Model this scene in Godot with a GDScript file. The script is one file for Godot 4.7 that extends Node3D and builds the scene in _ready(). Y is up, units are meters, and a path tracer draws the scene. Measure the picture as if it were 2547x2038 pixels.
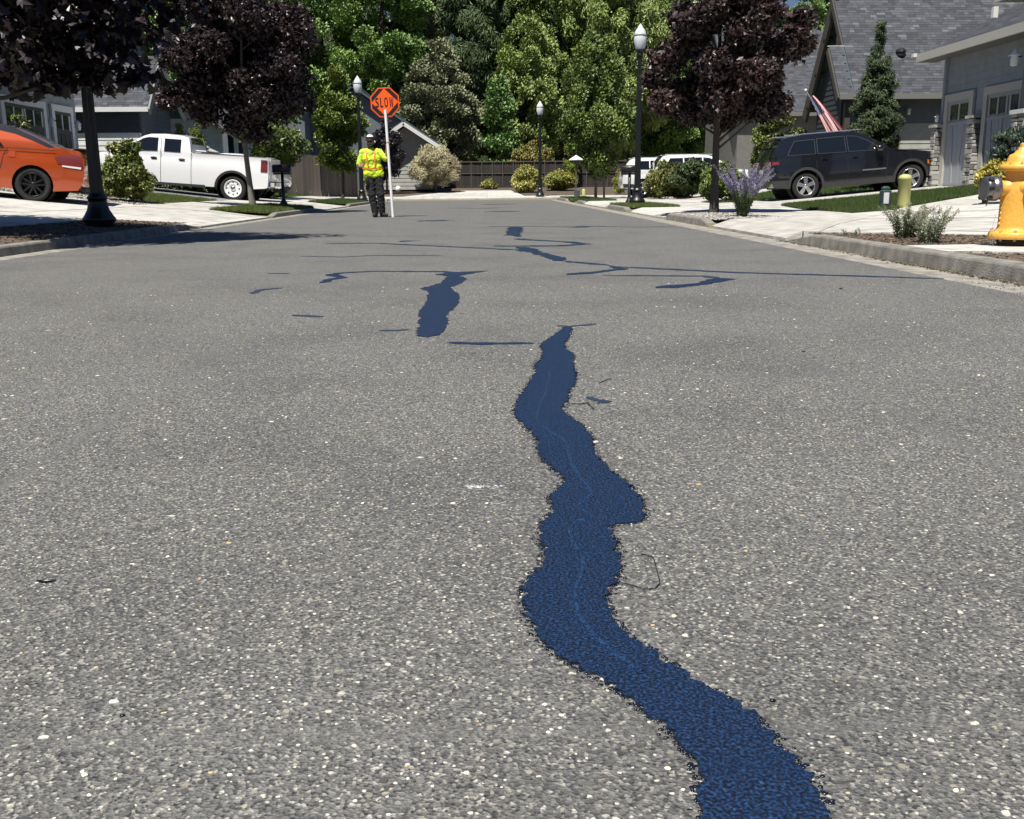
extends Node3D
# A quiet suburban street seen from a low viewpoint. Metres, y up, the street runs along -z.
var M := {}
var names := {}
var unit_box: Mesh
var box_cache := {}
var leaf_cache := {}

# ---------------------------------------------------------------- mesh building
class Mb:
	var st := SurfaceTool.new()
	var col := Color(1, 1, 1)
	var soft := false
	func _init(smooth := false):
		soft = smooth
		st.begin(Mesh.PRIMITIVE_TRIANGLES)
		st.set_smooth_group(0 if smooth else -1)
	func v(p):
		st.set_color(col)
		st.add_vertex(p)
	func tri(a, b, c):
		v(a); v(b); v(c)
	func quad(a, b, c, d):
		tri(a, b, c); tri(a, c, d)
	func box(c: Vector3, s: Vector3, b := Basis.IDENTITY):
		var h := s * 0.5
		var p := []
		for i in 8:
			p.append(c + b * Vector3(h.x * (1 if i & 1 else -1), h.y * (1 if i & 2 else -1), h.z * (1 if i & 4 else -1)))
		quad(p[4], p[6], p[7], p[5]); quad(p[1], p[3], p[2], p[0])
		quad(p[0], p[2], p[6], p[4]); quad(p[5], p[7], p[3], p[1])
		quad(p[2], p[3], p[7], p[6]); quad(p[0], p[4], p[5], p[1])
	# box with chamfered long edges
	func bevel(c: Vector3, s: Vector3, r: float, b := Basis.IDENTITY):
		var h := s * 0.5
		var ring := []
		var pts := [Vector2(h.x - r, h.z), Vector2(h.x, h.z - r), Vector2(h.x, -h.z + r), Vector2(h.x - r, -h.z), Vector2(-h.x + r, -h.z), Vector2(-h.x, -h.z + r), Vector2(-h.x, h.z - r), Vector2(-h.x + r, h.z)]
		var lev := [[-h.y, r], [-h.y + r, 0.0], [h.y - r, 0.0], [h.y, r]]
		for l in lev:
			var row := []
			for q in pts:
				var k: Vector2 = q
				row.append(c + b * Vector3(k.x - signf(k.x) * l[1], l[0], k.y - signf(k.y) * l[1]))
			ring.append(row)
		for i in 3:
			for j in 8:
				var n := (j + 1) % 8
				quad(ring[i][j], ring[i + 1][j], ring[i + 1][n], ring[i][n])
		for j in range(1, 7):
			tri(ring[3][0], ring[3][j + 1], ring[3][j]); tri(ring[0][0], ring[0][j], ring[0][j + 1])
	# profile: array of Vector2(radius, height) turned about an axis through o
	func lathe(prof: Array, n := 16, o := Vector3.ZERO, b := Basis.IDENTITY):
		for i in prof.size() - 1:
			var a: Vector2 = prof[i]
			var c: Vector2 = prof[i + 1]
			for k in n:
				var t0 := TAU * k / n
				var t1 := TAU * (k + 1) / n
				var p0 := o + b * Vector3(a.x * cos(t0), a.y, a.x * sin(t0))
				var p1 := o + b * Vector3(a.x * cos(t1), a.y, a.x * sin(t1))
				var q0 := o + b * Vector3(c.x * cos(t0), c.y, c.x * sin(t0))
				var q1 := o + b * Vector3(c.x * cos(t1), c.y, c.x * sin(t1))
				if a.x > 1e-5: tri(p0, q1, p1)
				if c.x > 1e-5: tri(p0, q0, q1)
	# tube along points, radii array or one radius
	func tube(pts: Array, radii, n := 6, cap := true):
		var prev := []
		var up := Vector3(0.13, 0.27, 0.95).normalized()
		for i in pts.size():
			var d: Vector3 = (pts[mini(i + 1, pts.size() - 1)] - pts[maxi(i - 1, 0)])
			d = d.normalized()
			if absf(d.dot(up)) > 0.95: up = Vector3(0.9, 0.3, 0.2).normalized()
			var x := up.cross(d).normalized()
			var y := d.cross(x)
			var r: float = radii[i] if radii is Array else radii
			var row := []
			for k in n:
				var t := TAU * k / n
				row.append(pts[i] + (x * cos(t) + y * sin(t)) * r)
			if i > 0:
				for k in n:
					var m := (k + 1) % n
					quad(prev[k], row[k], row[m], prev[m])
			if cap and (i == 0 or i == pts.size() - 1):
				st.set_smooth_group(-1)
				for k in range(1, n - 1):
					if i == 0: tri(row[0], row[k], row[k + 1])
					else: tri(row[0], row[k + 1], row[k])
				st.set_smooth_group(0 if soft else -1)
			prev = row
	# polygon in the plane (o, ex, ey) pushed along ez by thickness t
	func prism(poly: Array, o: Vector3, ex: Vector3, ey: Vector3, ez: Vector3, t: float):
		var idx := Geometry2D.triangulate_polygon(PackedVector2Array(poly))
		for i in range(0, idx.size(), 3):
			var a: Vector2 = poly[idx[i]]
			var b: Vector2 = poly[idx[i + 1]]
			var c: Vector2 = poly[idx[i + 2]]
			var A := o + ex * a.x + ey * a.y
			var B := o + ex * b.x + ey * b.y
			var C := o + ex * c.x + ey * c.y
			tri(A, B, C); tri(A + ez * t, C + ez * t, B + ez * t)
		for i in poly.size():
			var a: Vector2 = poly[i]
			var b: Vector2 = poly[(i + 1) % poly.size()]
			var A := o + ex * a.x + ey * a.y
			var B := o + ex * b.x + ey * b.y
			quad(A, A + ez * t, B + ez * t, B)
	# polygon cut into cells and mapped through f(Vector2) -> Vector3
	func patch(poly: Array, cell: Vector2, f: Callable):
		var pp := PackedVector2Array(poly)
		var lo := pp[0]
		var hi := pp[0]
		for q in pp:
			lo = lo.min(q); hi = hi.max(q)
		var x := floorf(lo.x / cell.x) * cell.x
		while x < hi.x:
			var strip := Geometry2D.intersect_polygons(pp, PackedVector2Array([Vector2(x, lo.y - 1), Vector2(x + cell.x, lo.y - 1), Vector2(x + cell.x, hi.y + 1), Vector2(x, hi.y + 1)]))
			for s in strip:
				var y := floorf(lo.y / cell.y) * cell.y
				while y < hi.y:
					for piece in Geometry2D.intersect_polygons(s, PackedVector2Array([Vector2(x - 1, y), Vector2(x + cell.x + 1, y), Vector2(x + cell.x + 1, y + cell.y), Vector2(x - 1, y + cell.y)])):
						var idx := Geometry2D.triangulate_polygon(piece)
						for i in range(0, idx.size(), 3):
							tri(f.call(piece[idx[i]]), f.call(piece[idx[i + 1]]), f.call(piece[idx[i + 2]]))
					y += cell.y
			x += cell.x
	func mesh() -> ArrayMesh:
		st.index()
		st.generate_normals()
		return st.commit()

# ---------------------------------------------------------------- scene tree helpers
func numbered(called: String) -> String:
	var k: int = names.get(called, 0)
	names[called] = k + 1
	return called if k == 0 else "%s_%03d" % [called, k]

func obj(called: String, shape, m, parent: Node = self) -> MeshInstance3D:
	var o := MeshInstance3D.new()
	o.name = numbered(called) if parent == self else called
	o.mesh = shape.mesh() if shape is Mb else shape
	if m != null: o.material_override = m if m is Material else M[m]
	parent.add_child(o, true)
	return o

func tag(o: Node, label: String, category: String, group := "") -> Node:
	o.set_meta("label", label)
	o.set_meta("category", category)
	if group: o.set_meta("group", group)
	return o

func thing(called: String, label: String, category: String, at := Vector3.ZERO, turn := 0.0, group := "") -> Node3D:
	var o := Node3D.new()
	o.name = numbered(called)
	add_child(o)
	o.position = at
	o.rotation.y = turn
	tag(o, label, category, group)
	return o

func part(called: String, parent: Node) -> Node3D:
	var o := Node3D.new()
	o.name = called
	parent.add_child(o, true)
	return o

func struct(called: String, shape, m) -> MeshInstance3D:
	var o := obj(called, shape, m)
	o.set_meta("kind", "structure")
	return o

func copy(src: Node3D, at: Vector3, turn: float, label: String, group := "") -> Node3D:
	var c: Node3D = src.duplicate()
	var base: String = src.name
	if base.length() > 4 and base.substr(base.length() - 4, 1) == "_" and base.right(3).is_valid_int(): base = base.left(base.length() - 4)
	c.name = numbered(base)
	add_child(c)
	c.position = at
	c.rotation.y = turn
	c.set_meta("label", label)
	if group: c.set_meta("group", group)
	return c

# a box that shares its mesh with boxes of about the same size
func slab(called: String, c: Vector3, s: Vector3, m, parent: Node, b := Basis.IDENTITY) -> MeshInstance3D:
	var key := "%.3f %.3f %.3f" % [s.x, s.y, s.z]
	if not box_cache.has(key):
		var q := Mb.new()
		q.box(Vector3.ZERO, s)
		box_cache[key] = q.mesh()
	var o := obj(called, box_cache[key], m, parent)
	o.transform = Transform3D(b, c)
	return o

func copies(called: String, shape: Mesh, m, places: Array, colors: Array, parent: Node = self) -> MultiMeshInstance3D:
	var mm := MultiMesh.new()
	mm.transform_format = MultiMesh.TRANSFORM_3D
	mm.use_colors = true
	mm.mesh = shape
	mm.instance_count = places.size()
	for i in places.size():
		mm.set_instance_transform(i, places[i])
		mm.set_instance_color(i, colors[i % colors.size()] if colors.size() else Color.WHITE)
	var o := MultiMeshInstance3D.new()
	o.multimesh = mm
	o.material_override = m if m is Material else M[m]
	o.name = numbered(called) if parent == self else called
	o.set_meta("kind", "stuff")
	parent.add_child(o, true)
	return o

# ---------------------------------------------------------------- materials
func lin(r: float, g: float, b: float) -> Color:
	return Color(r, g, b).linear_to_srgb()

func mat(key: String, r: float, g: float, b: float, rough := 0.8, metal := 0.0) -> StandardMaterial3D:
	var m := StandardMaterial3D.new()
	m.resource_name = key
	m.albedo_color = lin(r, g, b)
	m.roughness = rough
	m.metallic = metal
	M[key] = m
	return m

func noise_tex(freq: float, seed_: int, stops: Array, oct := 4, kind := FastNoiseLite.TYPE_SIMPLEX_SMOOTH, size := 512) -> NoiseTexture2D:
	var n := FastNoiseLite.new()
	n.noise_type = kind
	n.frequency = freq
	n.seed = seed_
	n.fractal_octaves = oct
	if kind == FastNoiseLite.TYPE_CELLULAR:
		n.fractal_type = FastNoiseLite.FRACTAL_NONE
		n.cellular_return_type = FastNoiseLite.RETURN_CELL_VALUE
	var t := NoiseTexture2D.new()
	t.width = size
	t.height = size
	t.seamless = true
	t.noise = n
	if stops.size():
		var g := Gradient.new()
		var offs := PackedFloat32Array()
		var cols := PackedColorArray()
		for s in stops:
			offs.append(s[0])
			cols.append(lin(s[1], s[2], s[3]))
		g.offsets = offs
		g.colors = cols
		t.color_ramp = g
	return t

func textured(key: String, tex: Texture2D, metres: float, rough := 0.85, bump: Texture2D = null, depth := 1.0) -> StandardMaterial3D:
	var m := mat(key, 1, 1, 1, rough)
	m.albedo_texture = tex
	m.uv1_triplanar = true
	m.uv1_world_triplanar = true
	m.uv1_scale = Vector3.ONE / metres
	if bump:
		m.normal_enabled = true
		m.normal_texture = bump
		m.normal_scale = depth
	return m

func bump_tex(freq: float, seed_: int, strength := 4.0, kind := FastNoiseLite.TYPE_SIMPLEX_SMOOTH, size := 512) -> NoiseTexture2D:
	var t := noise_tex(freq, seed_, [], 4, kind, size)
	t.as_normal_map = true
	t.bump_strength = strength
	return t

# ---------------------------------------------------------------- the lie of the land
func land(x: float, z: float) -> float:
	var y := 0.1
	if x > 0.0:
		y = 0.12 + maxf(0.0, minf(x, 13.0) - 7.5) * 0.085
	else:
		y = 0.1 + 0.07 * maxf(0.0, -5.0 - maxf(x, -8.0)) + 0.115 * maxf(0.0, -8.0 - maxf(x, -13.0))
	y = maxf(y, 0.1 + maxf(0.0, minf(-z, 66.0) - 52.0) * 0.046)
	# driveway aprons come down to the gutter
	var t := 1.0
	if x > 0.0 and x < 5.0 and z > -52.0:
		for c in [[-15.9, -11.9], [-25.5, -20.3], [-37.0, -30.4], [-45.5, -40.5]]:
			if z > c[0] and z < c[1]: t = minf(t, clampf((x - 3.52) / 1.3, 0.0, 1.0))
	if x < 0.0 and x > -6.4 and z > -52.0:
		for c in [[-23.4, -17.6], [-36.4, -30.2], [-50.4, -44.6]]:
			if z > c[0] and z < c[1]: t = minf(t, clampf((-4.95 - x) / 1.3, 0.0, 1.0))
	return lerpf(0.03, y, t)

func make_materials():
	# asphalt: a mosaic of small stones, mostly grey, some pale
	var stones := FastNoiseLite.new()
	stones.noise_type = FastNoiseLite.TYPE_CELLULAR
	stones.fractal_type = FastNoiseLite.FRACTAL_NONE
	stones.cellular_return_type = FastNoiseLite.RETURN_CELL_VALUE
	stones.cellular_distance_function = FastNoiseLite.DISTANCE_EUCLIDEAN
	stones.cellular_jitter = 1.0
	stones.frequency = 0.26
	stones.seed = 7
	var t := NoiseTexture2D.new()
	t.width = 2048; t.height = 2048; t.seamless = true; t.seamless_blend_skirt = 0.04
	t.noise = stones
	var g := Gradient.new()
	g.interpolation_mode = Gradient.GRADIENT_INTERPOLATE_LINEAR
	g.offsets = PackedFloat32Array([0.0, 0.10, 0.3, 0.5, 0.7, 0.84, 0.92, 0.965, 1.0])
	g.colors = PackedColorArray([lin(.034, .0345, .034), lin(.062, .062, .06), lin(.097, .097, .093), lin(.126, .125, .118), lin(.157, .155, .143), lin(.20, .196, .178), lin(.26, .251, .222), lin(.36, .343, .29), lin(.56, .535, .47)])
	t.color_ramp = g
	var rel := stones.duplicate()
	rel.cellular_return_type = FastNoiseLite.RETURN_DISTANCE
	var b := NoiseTexture2D.new()
	b.width = 2048; b.height = 2048; b.seamless = true; b.seamless_blend_skirt = 0.04
	b.noise = rel
	b.as_normal_map = true
	b.bump_strength = 5.0
	var m := textured("asphalt", t, 2.3, 0.82, b, 0.75)
	m.detail_enabled = true
	m.detail_blend_mode = BaseMaterial3D.BLEND_MODE_MUL
	m.detail_uv_layer = BaseMaterial3D.DETAIL_UV_2
	m.detail_albedo = noise_tex(0.012, 21, [[0.0, .72, .72, .735], [0.45, .92, .915, .91], [1.0, 1, 1, 1]], 5)
	m.uv2_triplanar = true
	m.uv2_world_triplanar = true
	m.uv2_scale = Vector3.ONE / 7.3
	# black tar sealant, blue of the reflected sky put into its colours
	var rough_tex := rel.duplicate()
	rough_tex.frequency = 0.12
	rough_tex.cellular_return_type = FastNoiseLite.RETURN_DISTANCE
	var sb := NoiseTexture2D.new()
	sb.width = 1024; sb.height = 1024; sb.seamless = true
	sb.noise = rough_tex
	sb.as_normal_map = true
	sb.bump_strength = 9.0
	m = textured("sealant", noise_tex(0.10, 5, [[0.0, .001, .0015, .003], [0.42, .0015, .004, .013], [0.54, .005, .018, .052], [0.72, .010, .036, .098], [1.0, .02, .066, .17]], 4, FastNoiseLite.TYPE_SIMPLEX_SMOOTH, 1024), 0.7, 0.36, sb, 0.3)
	m.roughness = 0.38
	m.metallic_specular = 0.75
	m = textured("sealant_seam", noise_tex(0.09, 6, [[0.0, .002, .004, .01], [0.42, .004, .012, .034], [0.52, .012, .038, .095], [1.0, .026, .08, .19]], 4, FastNoiseLite.TYPE_SIMPLEX_SMOOTH, 1024), 0.6, 0.34)  # stronger sky sheen of the smooth seam, put into a lighter blue
	m.metallic_specular = 0.9
	m = mat("sealant_dull", .014, .024, .045, 0.5)
	m.metallic_specular = 0.7
	mat("sealant_bead", .006, .008, .014, 0.25)
	textured("concrete", noise_tex(0.01, 3, [[0.0, .22, .208, .183], [0.42, .40, .385, .345], [1.0, .54, .52, .475]], 6), 3.1, 0.9, bump_tex(0.2, 4, 3.0), 0.35)
	textured("concrete_pale", noise_tex(0.014, 13, [[0.0, .29, .277, .247], [0.42, .45, .435, .395], [1.0, .57, .55, .505]], 6), 2.7, 0.9, bump_tex(0.2, 14, 3.0), 0.35)
	textured("concrete_grey", noise_tex(0.012, 33, [[0.0, .27, .255, .225], [0.5, .40, .38, .34], [1.0, .50, .48, .43]], 6), 2.3, 0.9, bump_tex(0.2, 24, 3.0), 0.35)
	textured("kerb", noise_tex(0.016, 8, [[0.0, .11, .103, .09], [0.5, .20, .19, .165], [1.0, .30, .285, .25]], 6), 1.7, 0.92, bump_tex(0.2, 9, 3.0), 0.5)
	textured("gutter", noise_tex(0.016, 18, [[0.0, .14, .13, .108], [0.5, .25, .232, .197], [1.0, .36, .335, .29]], 6), 1.9, 0.92, bump_tex(0.2, 19, 3.0), 0.5)
	textured("drive_grey", noise_tex(0.02, 28, [[0.0, .15, .15, .15], [1.0, .23, .23, .225]], 5), 2.0, 0.9)
	textured("soil", noise_tex(0.03, 41, [[0.0, .05, .037, .025], [0.5, .105, .078, .052], [1.0, .18, .14, .10]], 6), 1.2, 0.95, bump_tex(0.08, 42, 8.0), 1.0)
	textured("turf", noise_tex(0.03, 51, [[0.0, .03, .05, .012], [0.5, .045, .085, .018], [1.0, .08, .11, .03]], 6), 1.5, 0.9)
	textured("dry_ground", noise_tex(0.03, 61, [[0.0, .10, .085, .05], [0.5, .17, .15, .09], [1.0, .22, .2, .13]], 6), 2.2, 0.95)
	# plants
	for p in [["leaf_purple", 0.40, .0], ["leaf_green", 0.5, .5], ["leaf_needle", 0.6, .05], ["leaf_shrub", 0.45, .2]]:
		m = mat(p[0], 1, 1, 1, p[1])
		m.vertex_color_use_as_albedo = true
		m.backlight = Color(p[2], p[2], p[2])
		m.cull_mode = BaseMaterial3D.CULL_DISABLED
	textured("bark", noise_tex(0.05, 71, [[0.0, .035, .03, .026], [1.0, .12, .105, .09]], 5), 0.5, 0.95, bump_tex(0.08, 72, 8.0), 1.0)
	textured("bark_pale", noise_tex(0.05, 73, [[0.0, .10, .09, .075], [1.0, .25, .23, .2]], 5), 0.5, 0.95)
	m = mat("tinted", 1, 1, 1, 0.9)
	m.vertex_color_use_as_albedo = true
	m = mat("tinted_gloss", 1, 1, 1, 0.45)
	m.vertex_color_use_as_albedo = true
	# houses
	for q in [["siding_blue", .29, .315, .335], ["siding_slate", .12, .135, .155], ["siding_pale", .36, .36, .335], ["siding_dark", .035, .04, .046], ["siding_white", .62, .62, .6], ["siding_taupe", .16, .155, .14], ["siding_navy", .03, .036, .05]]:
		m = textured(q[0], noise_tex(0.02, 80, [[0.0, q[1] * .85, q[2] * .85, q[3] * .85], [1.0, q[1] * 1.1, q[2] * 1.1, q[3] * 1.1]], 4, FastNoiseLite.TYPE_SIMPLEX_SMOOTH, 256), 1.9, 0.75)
	mat("trim_white", .62, .62, .6, 0.6)
	mat("trim_tan", .44, .42, .375, 0.65)
	mat("trim_grey", .17, .165, .155, 0.65)
	textured("timber_dark", noise_tex(0.03, 91, [[0.0, .03, .026, .022], [1.0, .085, .073, .06]], 5), 0.8, 0.8)
	mat("door_blue", .30, .32, .345, 0.55)
	mat("door_dark", .05, .05, .05, 0.6)
	mat("void", .012, .012, .014, 0.9)
	m = mat("house_glass", .02, .025, .03, 0.06)
	m.metallic_specular = 0.8
	m = mat("tinted_shingle", 1, 1, 1, 0.92)
	m.vertex_color_use_as_albedo = true
	for i in 5:
		var k: float = [.042, .055, .068, .084, .112][i]
		mat("shingle_%d" % i, k, k * 1.05, k * 1.2, 0.92)
	mat("roof_base", .055, .088, .095, 0.92)
	textured("roof_far", noise_tex(0.07, 95, [[0.0, .07, .073, .08], [1.0, .17, .173, .185]], 4), 1.6, 0.92)
	for i in 4:
		mat("stone_%d" % i, [.2, .3, .15, .4][i], [.195, .29, .145, .39][i], [.185, .27, .14, .365][i], 0.9)
	mat("mortar", .07, .068, .062, 0.95)
	for i in 3:
		textured("fence_%d" % i, noise_tex(0.03, 101 + i, [[0.0, [.06, .075, .05][i], [.05, .062, .042][i], [.043, .053, .036][i]], [1.0, [.14, .165, .12][i], [.118, .142, .102][i], [.10, .122, .088][i]]], 5), 0.7, 0.9)
	for i in 2:
		mat("fence_dark_%d" % i, [.03, .04][i], [.025, .033][i], [.023, .03][i], 0.85)
	# metals, plastics, cars
	m = mat("lamp_black", .007, .008, .008, 0.42)
	m.clearcoat_enabled = true; m.clearcoat = 0.15; m.clearcoat_roughness = 0.2
	m = mat("lamp_globe", .62, .64, .66, 0.25)
	mat("lamp_vent", .30, .31, .32, 0.4)
	m = textured("hydrant_yellow", noise_tex(0.035, 111, [[0.0, .40, .19, .03], [0.22, .66, .335, .05], [0.7, .76, .41, .075], [0.88, .80, .46, .11], [1.0, .82, .62, .32]], 5), 0.6, 0.42, bump_tex(0.06, 112, 2.0), 0.3)
	mat("iron_black", .012, .012, .013, 0.5)
	m = textured("steel_worn", noise_tex(0.05, 113, [[0.0, .06, .06, .06], [0.5, .2, .2, .205], [1.0, .55, .55, .56]], 5), 0.12, 0.3)
	m.metallic = 0.8
	for c in [["paint_orange", .46, .072, .014, 0.26, .35], ["paint_white", .80, .80, .80, 0.32, 0.0], ["paint_black", .008, .0085, .012, 0.22, 0.0]]:
		m = mat(c[0], c[1], c[2], c[3], c[4], c[5])
		m.clearcoat_enabled = true; m.clearcoat = 1.0; m.clearcoat_roughness = 0.05
	m = mat("car_glass", .008, .010, .012, 0.05)
	m.metallic_specular = 0.65
	mat("car_trim", .018, .018, .019, 0.6)
	mat("car_trim_grey", .035, .035, .037, 0.55)
	mat("car_gap", .01, .01, .01, 0.9)
	mat("tyre", .016, .016, .016, 0.85)
	m = mat("alloy", .62, .63, .64, 0.25, 0.9)
	mat("alloy_dark", .02, .02, .021, 0.35, 0.5)
	mat("steel_white", .8, .8, .8, 0.35)
	mat("chrome", .8, .8, .8, 0.12, 1.0)
	m = mat("tail_red", .13, .004, .004, 0.15)
	m.clearcoat_enabled = true; m.clearcoat = 1.0
	mat("tail_clear", .7, .68, .68, 0.15)
	mat("plate", .55, .58, .6, 0.4)
	mat("amber", .6, .16, .01, 0.2)
	# worker and sign
	m = mat("skin", .33, .17, .105, 0.55)
	mat("vest_lime", .58, .74, .025, 0.7)
	mat("shirt_lime", .5, .68, .05, 0.8)
	mat("vest_orange", .6, .2, .02, 0.6)
	mat("vest_silver", .62, .64, .6, 0.35)
	textured("trousers", noise_tex(0.05, 121, [[0.0, .012, .012, .014], [0.55, .015, .015, .018], [1.0, .028, .028, .031]], 4, FastNoiseLite.TYPE_SIMPLEX_SMOOTH, 256), 0.8, 0.9)
	mat("boot", .018, .016, .015, 0.6)
	mat("cap_white", .75, .75, .74, 0.5)
	mat("cap_black", .015, .015, .016, 0.6)
	mat("beard", .03, .02, .015, 0.9)
	mat("sunglass", .01, .01, .012, 0.1)
	m = mat("sign_orange", .95, .115, .008, 0.45)
	mat("sign_black", .012, .009, .009, 0.5)
	mat("pole_white", .82, .82, .81, 0.35)
	mat("bollard_yellow", .42, .42, .16, 0.6)
	mat("pedestal_green", .03, .06, .055, 0.6)
	mat("label_white", .75, .78, .8, 0.6)
	mat("rock_white", .7, .7, .68, 0.8)
	mat("flag_red", .55, .02, .03, 0.8)

func make_sky():
	var cam := Camera3D.new()
	cam.name = "camera"
	cam.position = Vector3(0, 0.65, 0)
	cam.rotation = Vector3(-atan(468.5 / 2100.0), -atan(48.0 / 2100.0), -0.008)
	cam.fov = 44.657
	cam.near = 0.05
	cam.far = 600.0
	add_child(cam)
	cam.current = true
	var e := Environment.new()
	e.background_mode = Environment.BG_SKY
	var sm := ProceduralSkyMaterial.new()
	sm.sky_top_color = lin(.07, .19, .52)
	sm.sky_horizon_color = lin(.42, .58, .80)
	sm.sky_curve = 0.16
	sm.ground_bottom_color = lin(.12, .12, .1)
	sm.ground_horizon_color = lin(.3, .33, .33)
	sm.sky_energy_multiplier = 0.62
	var sky := Sky.new()
	sky.sky_material = sm
	e.sky = sky
	e.tonemap_mode = Environment.TONE_MAPPER_LINEAR
	e.tonemap_exposure = 1.48
	e.sdfgi_enabled = true
	e.ssao_enabled = true
	e.ssil_enabled = true
	var we := WorldEnvironment.new()
	we.name = "environment"
	we.environment = e
	add_child(we)
	var sun := DirectionalLight3D.new()
	sun.name = "sun"
	sun.light_energy = 1.6
	sun.light_color = Color(1.0, 0.98, 0.945)
	sun.light_angular_distance = 0.53
	sun.shadow_enabled = true
	add_child(sun)
	sun.look_at_from_position(Vector3(-0.2, 1.0, 0.42) * 50.0, Vector3.ZERO, Vector3.FORWARD)

# ---------------------------------------------------------------- the ground
func sheet(called: String, poly: Array, dy: float, m, cell := 1.0, kind := "structure") -> MeshInstance3D:
	var q := Mb.new(true)
	q.patch(poly, Vector2(cell, cell), func(p): return Vector3(p.x, land(p.x, p.y) + dy, p.y))
	var o := obj(called, q, m)
	o.set_meta("kind", kind)
	return o

# concrete panels with open joints, each a piece of its own
func pave(called: String, poly: Array, cuts: Array, cell: Vector2, turn: float, mats: Array, rng: RandomNumberGenerator, at := Vector2.ZERO) -> Node3D:
	var root := Node3D.new()
	root.name = numbered(called)
	root.set_meta("kind", "structure")
	add_child(root)
	var pieces := [PackedVector2Array(poly)]
	for c in cuts:
		var next := []
		for p in pieces:
			for q in Geometry2D.clip_polygons(p, PackedVector2Array(c)):
				if not Geometry2D.is_polygon_clockwise(q): next.append(q)
		pieces = next
	var rot := Transform2D(turn, at)
	for p in pieces:
		var back: PackedVector2Array = p * rot
		var lo := back[0]
		var hi := back[0]
		for v in back:
			lo = lo.min(v); hi = hi.max(v)
		var x := floorf(lo.x / cell.x) * cell.x
		while x < hi.x:
			var y := floorf(lo.y / cell.y) * cell.y
			while y < hi.y:
				var r := PackedVector2Array([Vector2(x, y), Vector2(x + cell.x, y), Vector2(x + cell.x, y + cell.y), Vector2(x, y + cell.y)])
				for piece in Geometry2D.intersect_polygons(back, r):
					for fin in Geometry2D.offset_polygon(piece, -0.007):
						if fin.size() < 3: continue
						var area := 0.0
						for i in fin.size(): area += fin[i].cross(fin[(i + 1) % fin.size()])
						if absf(area) < 0.08: continue
						var w: PackedVector2Array = rot * fin
						var q := Mb.new()
						var up := rng.randf_range(-0.003, 0.003)
						q.patch(Array(w), Vector2(1.3, 50.0), func(v): return Vector3(v.x, land(v.x, v.y) + up, v.y))
						for i in w.size():
							var a := w[i]
							var b := w[(i + 1) % w.size()]
							var A := Vector3(a.x, land(a.x, a.y) + up, a.y)
							var B := Vector3(b.x, land(b.x, b.y) + up, b.y)
							q.quad(A, B, B - Vector3(0, .07, 0), A - Vector3(0, .07, 0))
						obj("slab", q, mats[rng.randi() % mats.size()], root)
				y += cell.y
			x += cell.x
	return root

func kerb_run(face: float, out: float, z0: float, z1: float, ramp0: float, ramp1: float, top: float):
	var root := Node3D.new()
	root.name = numbered("kerb")
	root.set_meta("kind", "structure")
	add_child(root)
	var n := maxi(1, int(roundf((z0 - z1) / 3.0)))
	for i in n:
		var a := lerpf(z0, z1, float(i) / n) - (0.004 if i > 0 else 0.0)
		var b := lerpf(z0, z1, float(i + 1) / n) + (0.004 if i < n - 1 else 0.0)
		var zs := [a, b]
		if ramp0 > 0.0 and z0 - ramp0 < a and z0 - ramp0 > b: zs.append(z0 - ramp0)
		if ramp1 > 0.0 and z1 + ramp1 < a and z1 + ramp1 > b: zs.append(z1 + ramp1)
		zs.sort(); zs.reverse()
		var q := Mb.new()
		var prev := []
		for z in zs:
			var h := top
			if ramp0 > 0.0: h = minf(h, lerpf(.015, top, clampf((z0 - z) / ramp0, 0, 1)))
			if ramp1 > 0.0: h = minf(h, lerpf(.015, top, clampf((z - z1) / ramp1, 0, 1)))
			var k := h / top
			var row := []
			for p in [[0.0, -.05], [0.0, .01], [.014, h - .022 * k], [.022, h - .008 * k], [.036, h], [.152, h + .002], [.152, -.05]]:
				row.append(Vector3(face + out * p[0], p[1], z))
			if prev.size():
				for j in row.size() - 1: q.quad(prev[j], row[j], row[j + 1], prev[j + 1])
			if z == zs[0] or z == zs[-1]:
				for j in range(1, row.size() - 1): q.tri(row[0], row[j], row[j + 1])
			prev = row
		obj("kerb_block", q, "kerb", root)

# a ribbon or patch of crack sealant lying on the asphalt
func ragged(poly: Array, step: float, amp: float, n: FastNoiseLite) -> Array:
	var res := []
	for i in poly.size():
		var a: Vector2 = poly[i]
		var b: Vector2 = poly[(i + 1) % poly.size()]
		var d := (b - a).normalized()
		var k := maxi(1, int(a.distance_to(b) / step))
		for j in k:
			var p := a.lerp(b, float(j) / k)
			var w := n.get_noise_2d(p.x * 900.0 / (step * 80.0), p.y * 900.0 / (step * 80.0))
			res.append(p + Vector2(d.y, -d.x) * amp * w * 1.6)
	return res

func sealant(poly: Array, step: float, amp: float, m: String, label: String, n: FastNoiseLite, cell: float, group := "", h := 0.004) -> MeshInstance3D:
	var out := ragged(poly, step, amp, n)
	var q := Mb.new(true)
	var freq := 1350.0 if cell < .03 else 900.0
	var amp2 := 0.0019 if cell < .03 else h * .35
	var f := func(p): return Vector3(p.x, h + amp2 * n.get_noise_2d(p.x * freq, p.y * freq) + amp2 * .6 * n.get_noise_2d(p.x * freq * 2.3 + 50.0, p.y * freq * 2.3), p.y)
	q.patch(out, Vector2(cell, cell), f)
	for i in out.size():
		var A: Vector3 = f.call(out[i])
		var B: Vector3 = f.call(out[(i + 1) % out.size()])
		q.quad(A, B, Vector3(B.x, -.001, B.z), Vector3(A.x, -.001, A.z))
	var o := obj("crack_sealant", q, m)
	tag(o, label, "crack sealant", group)
	return o

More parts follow.
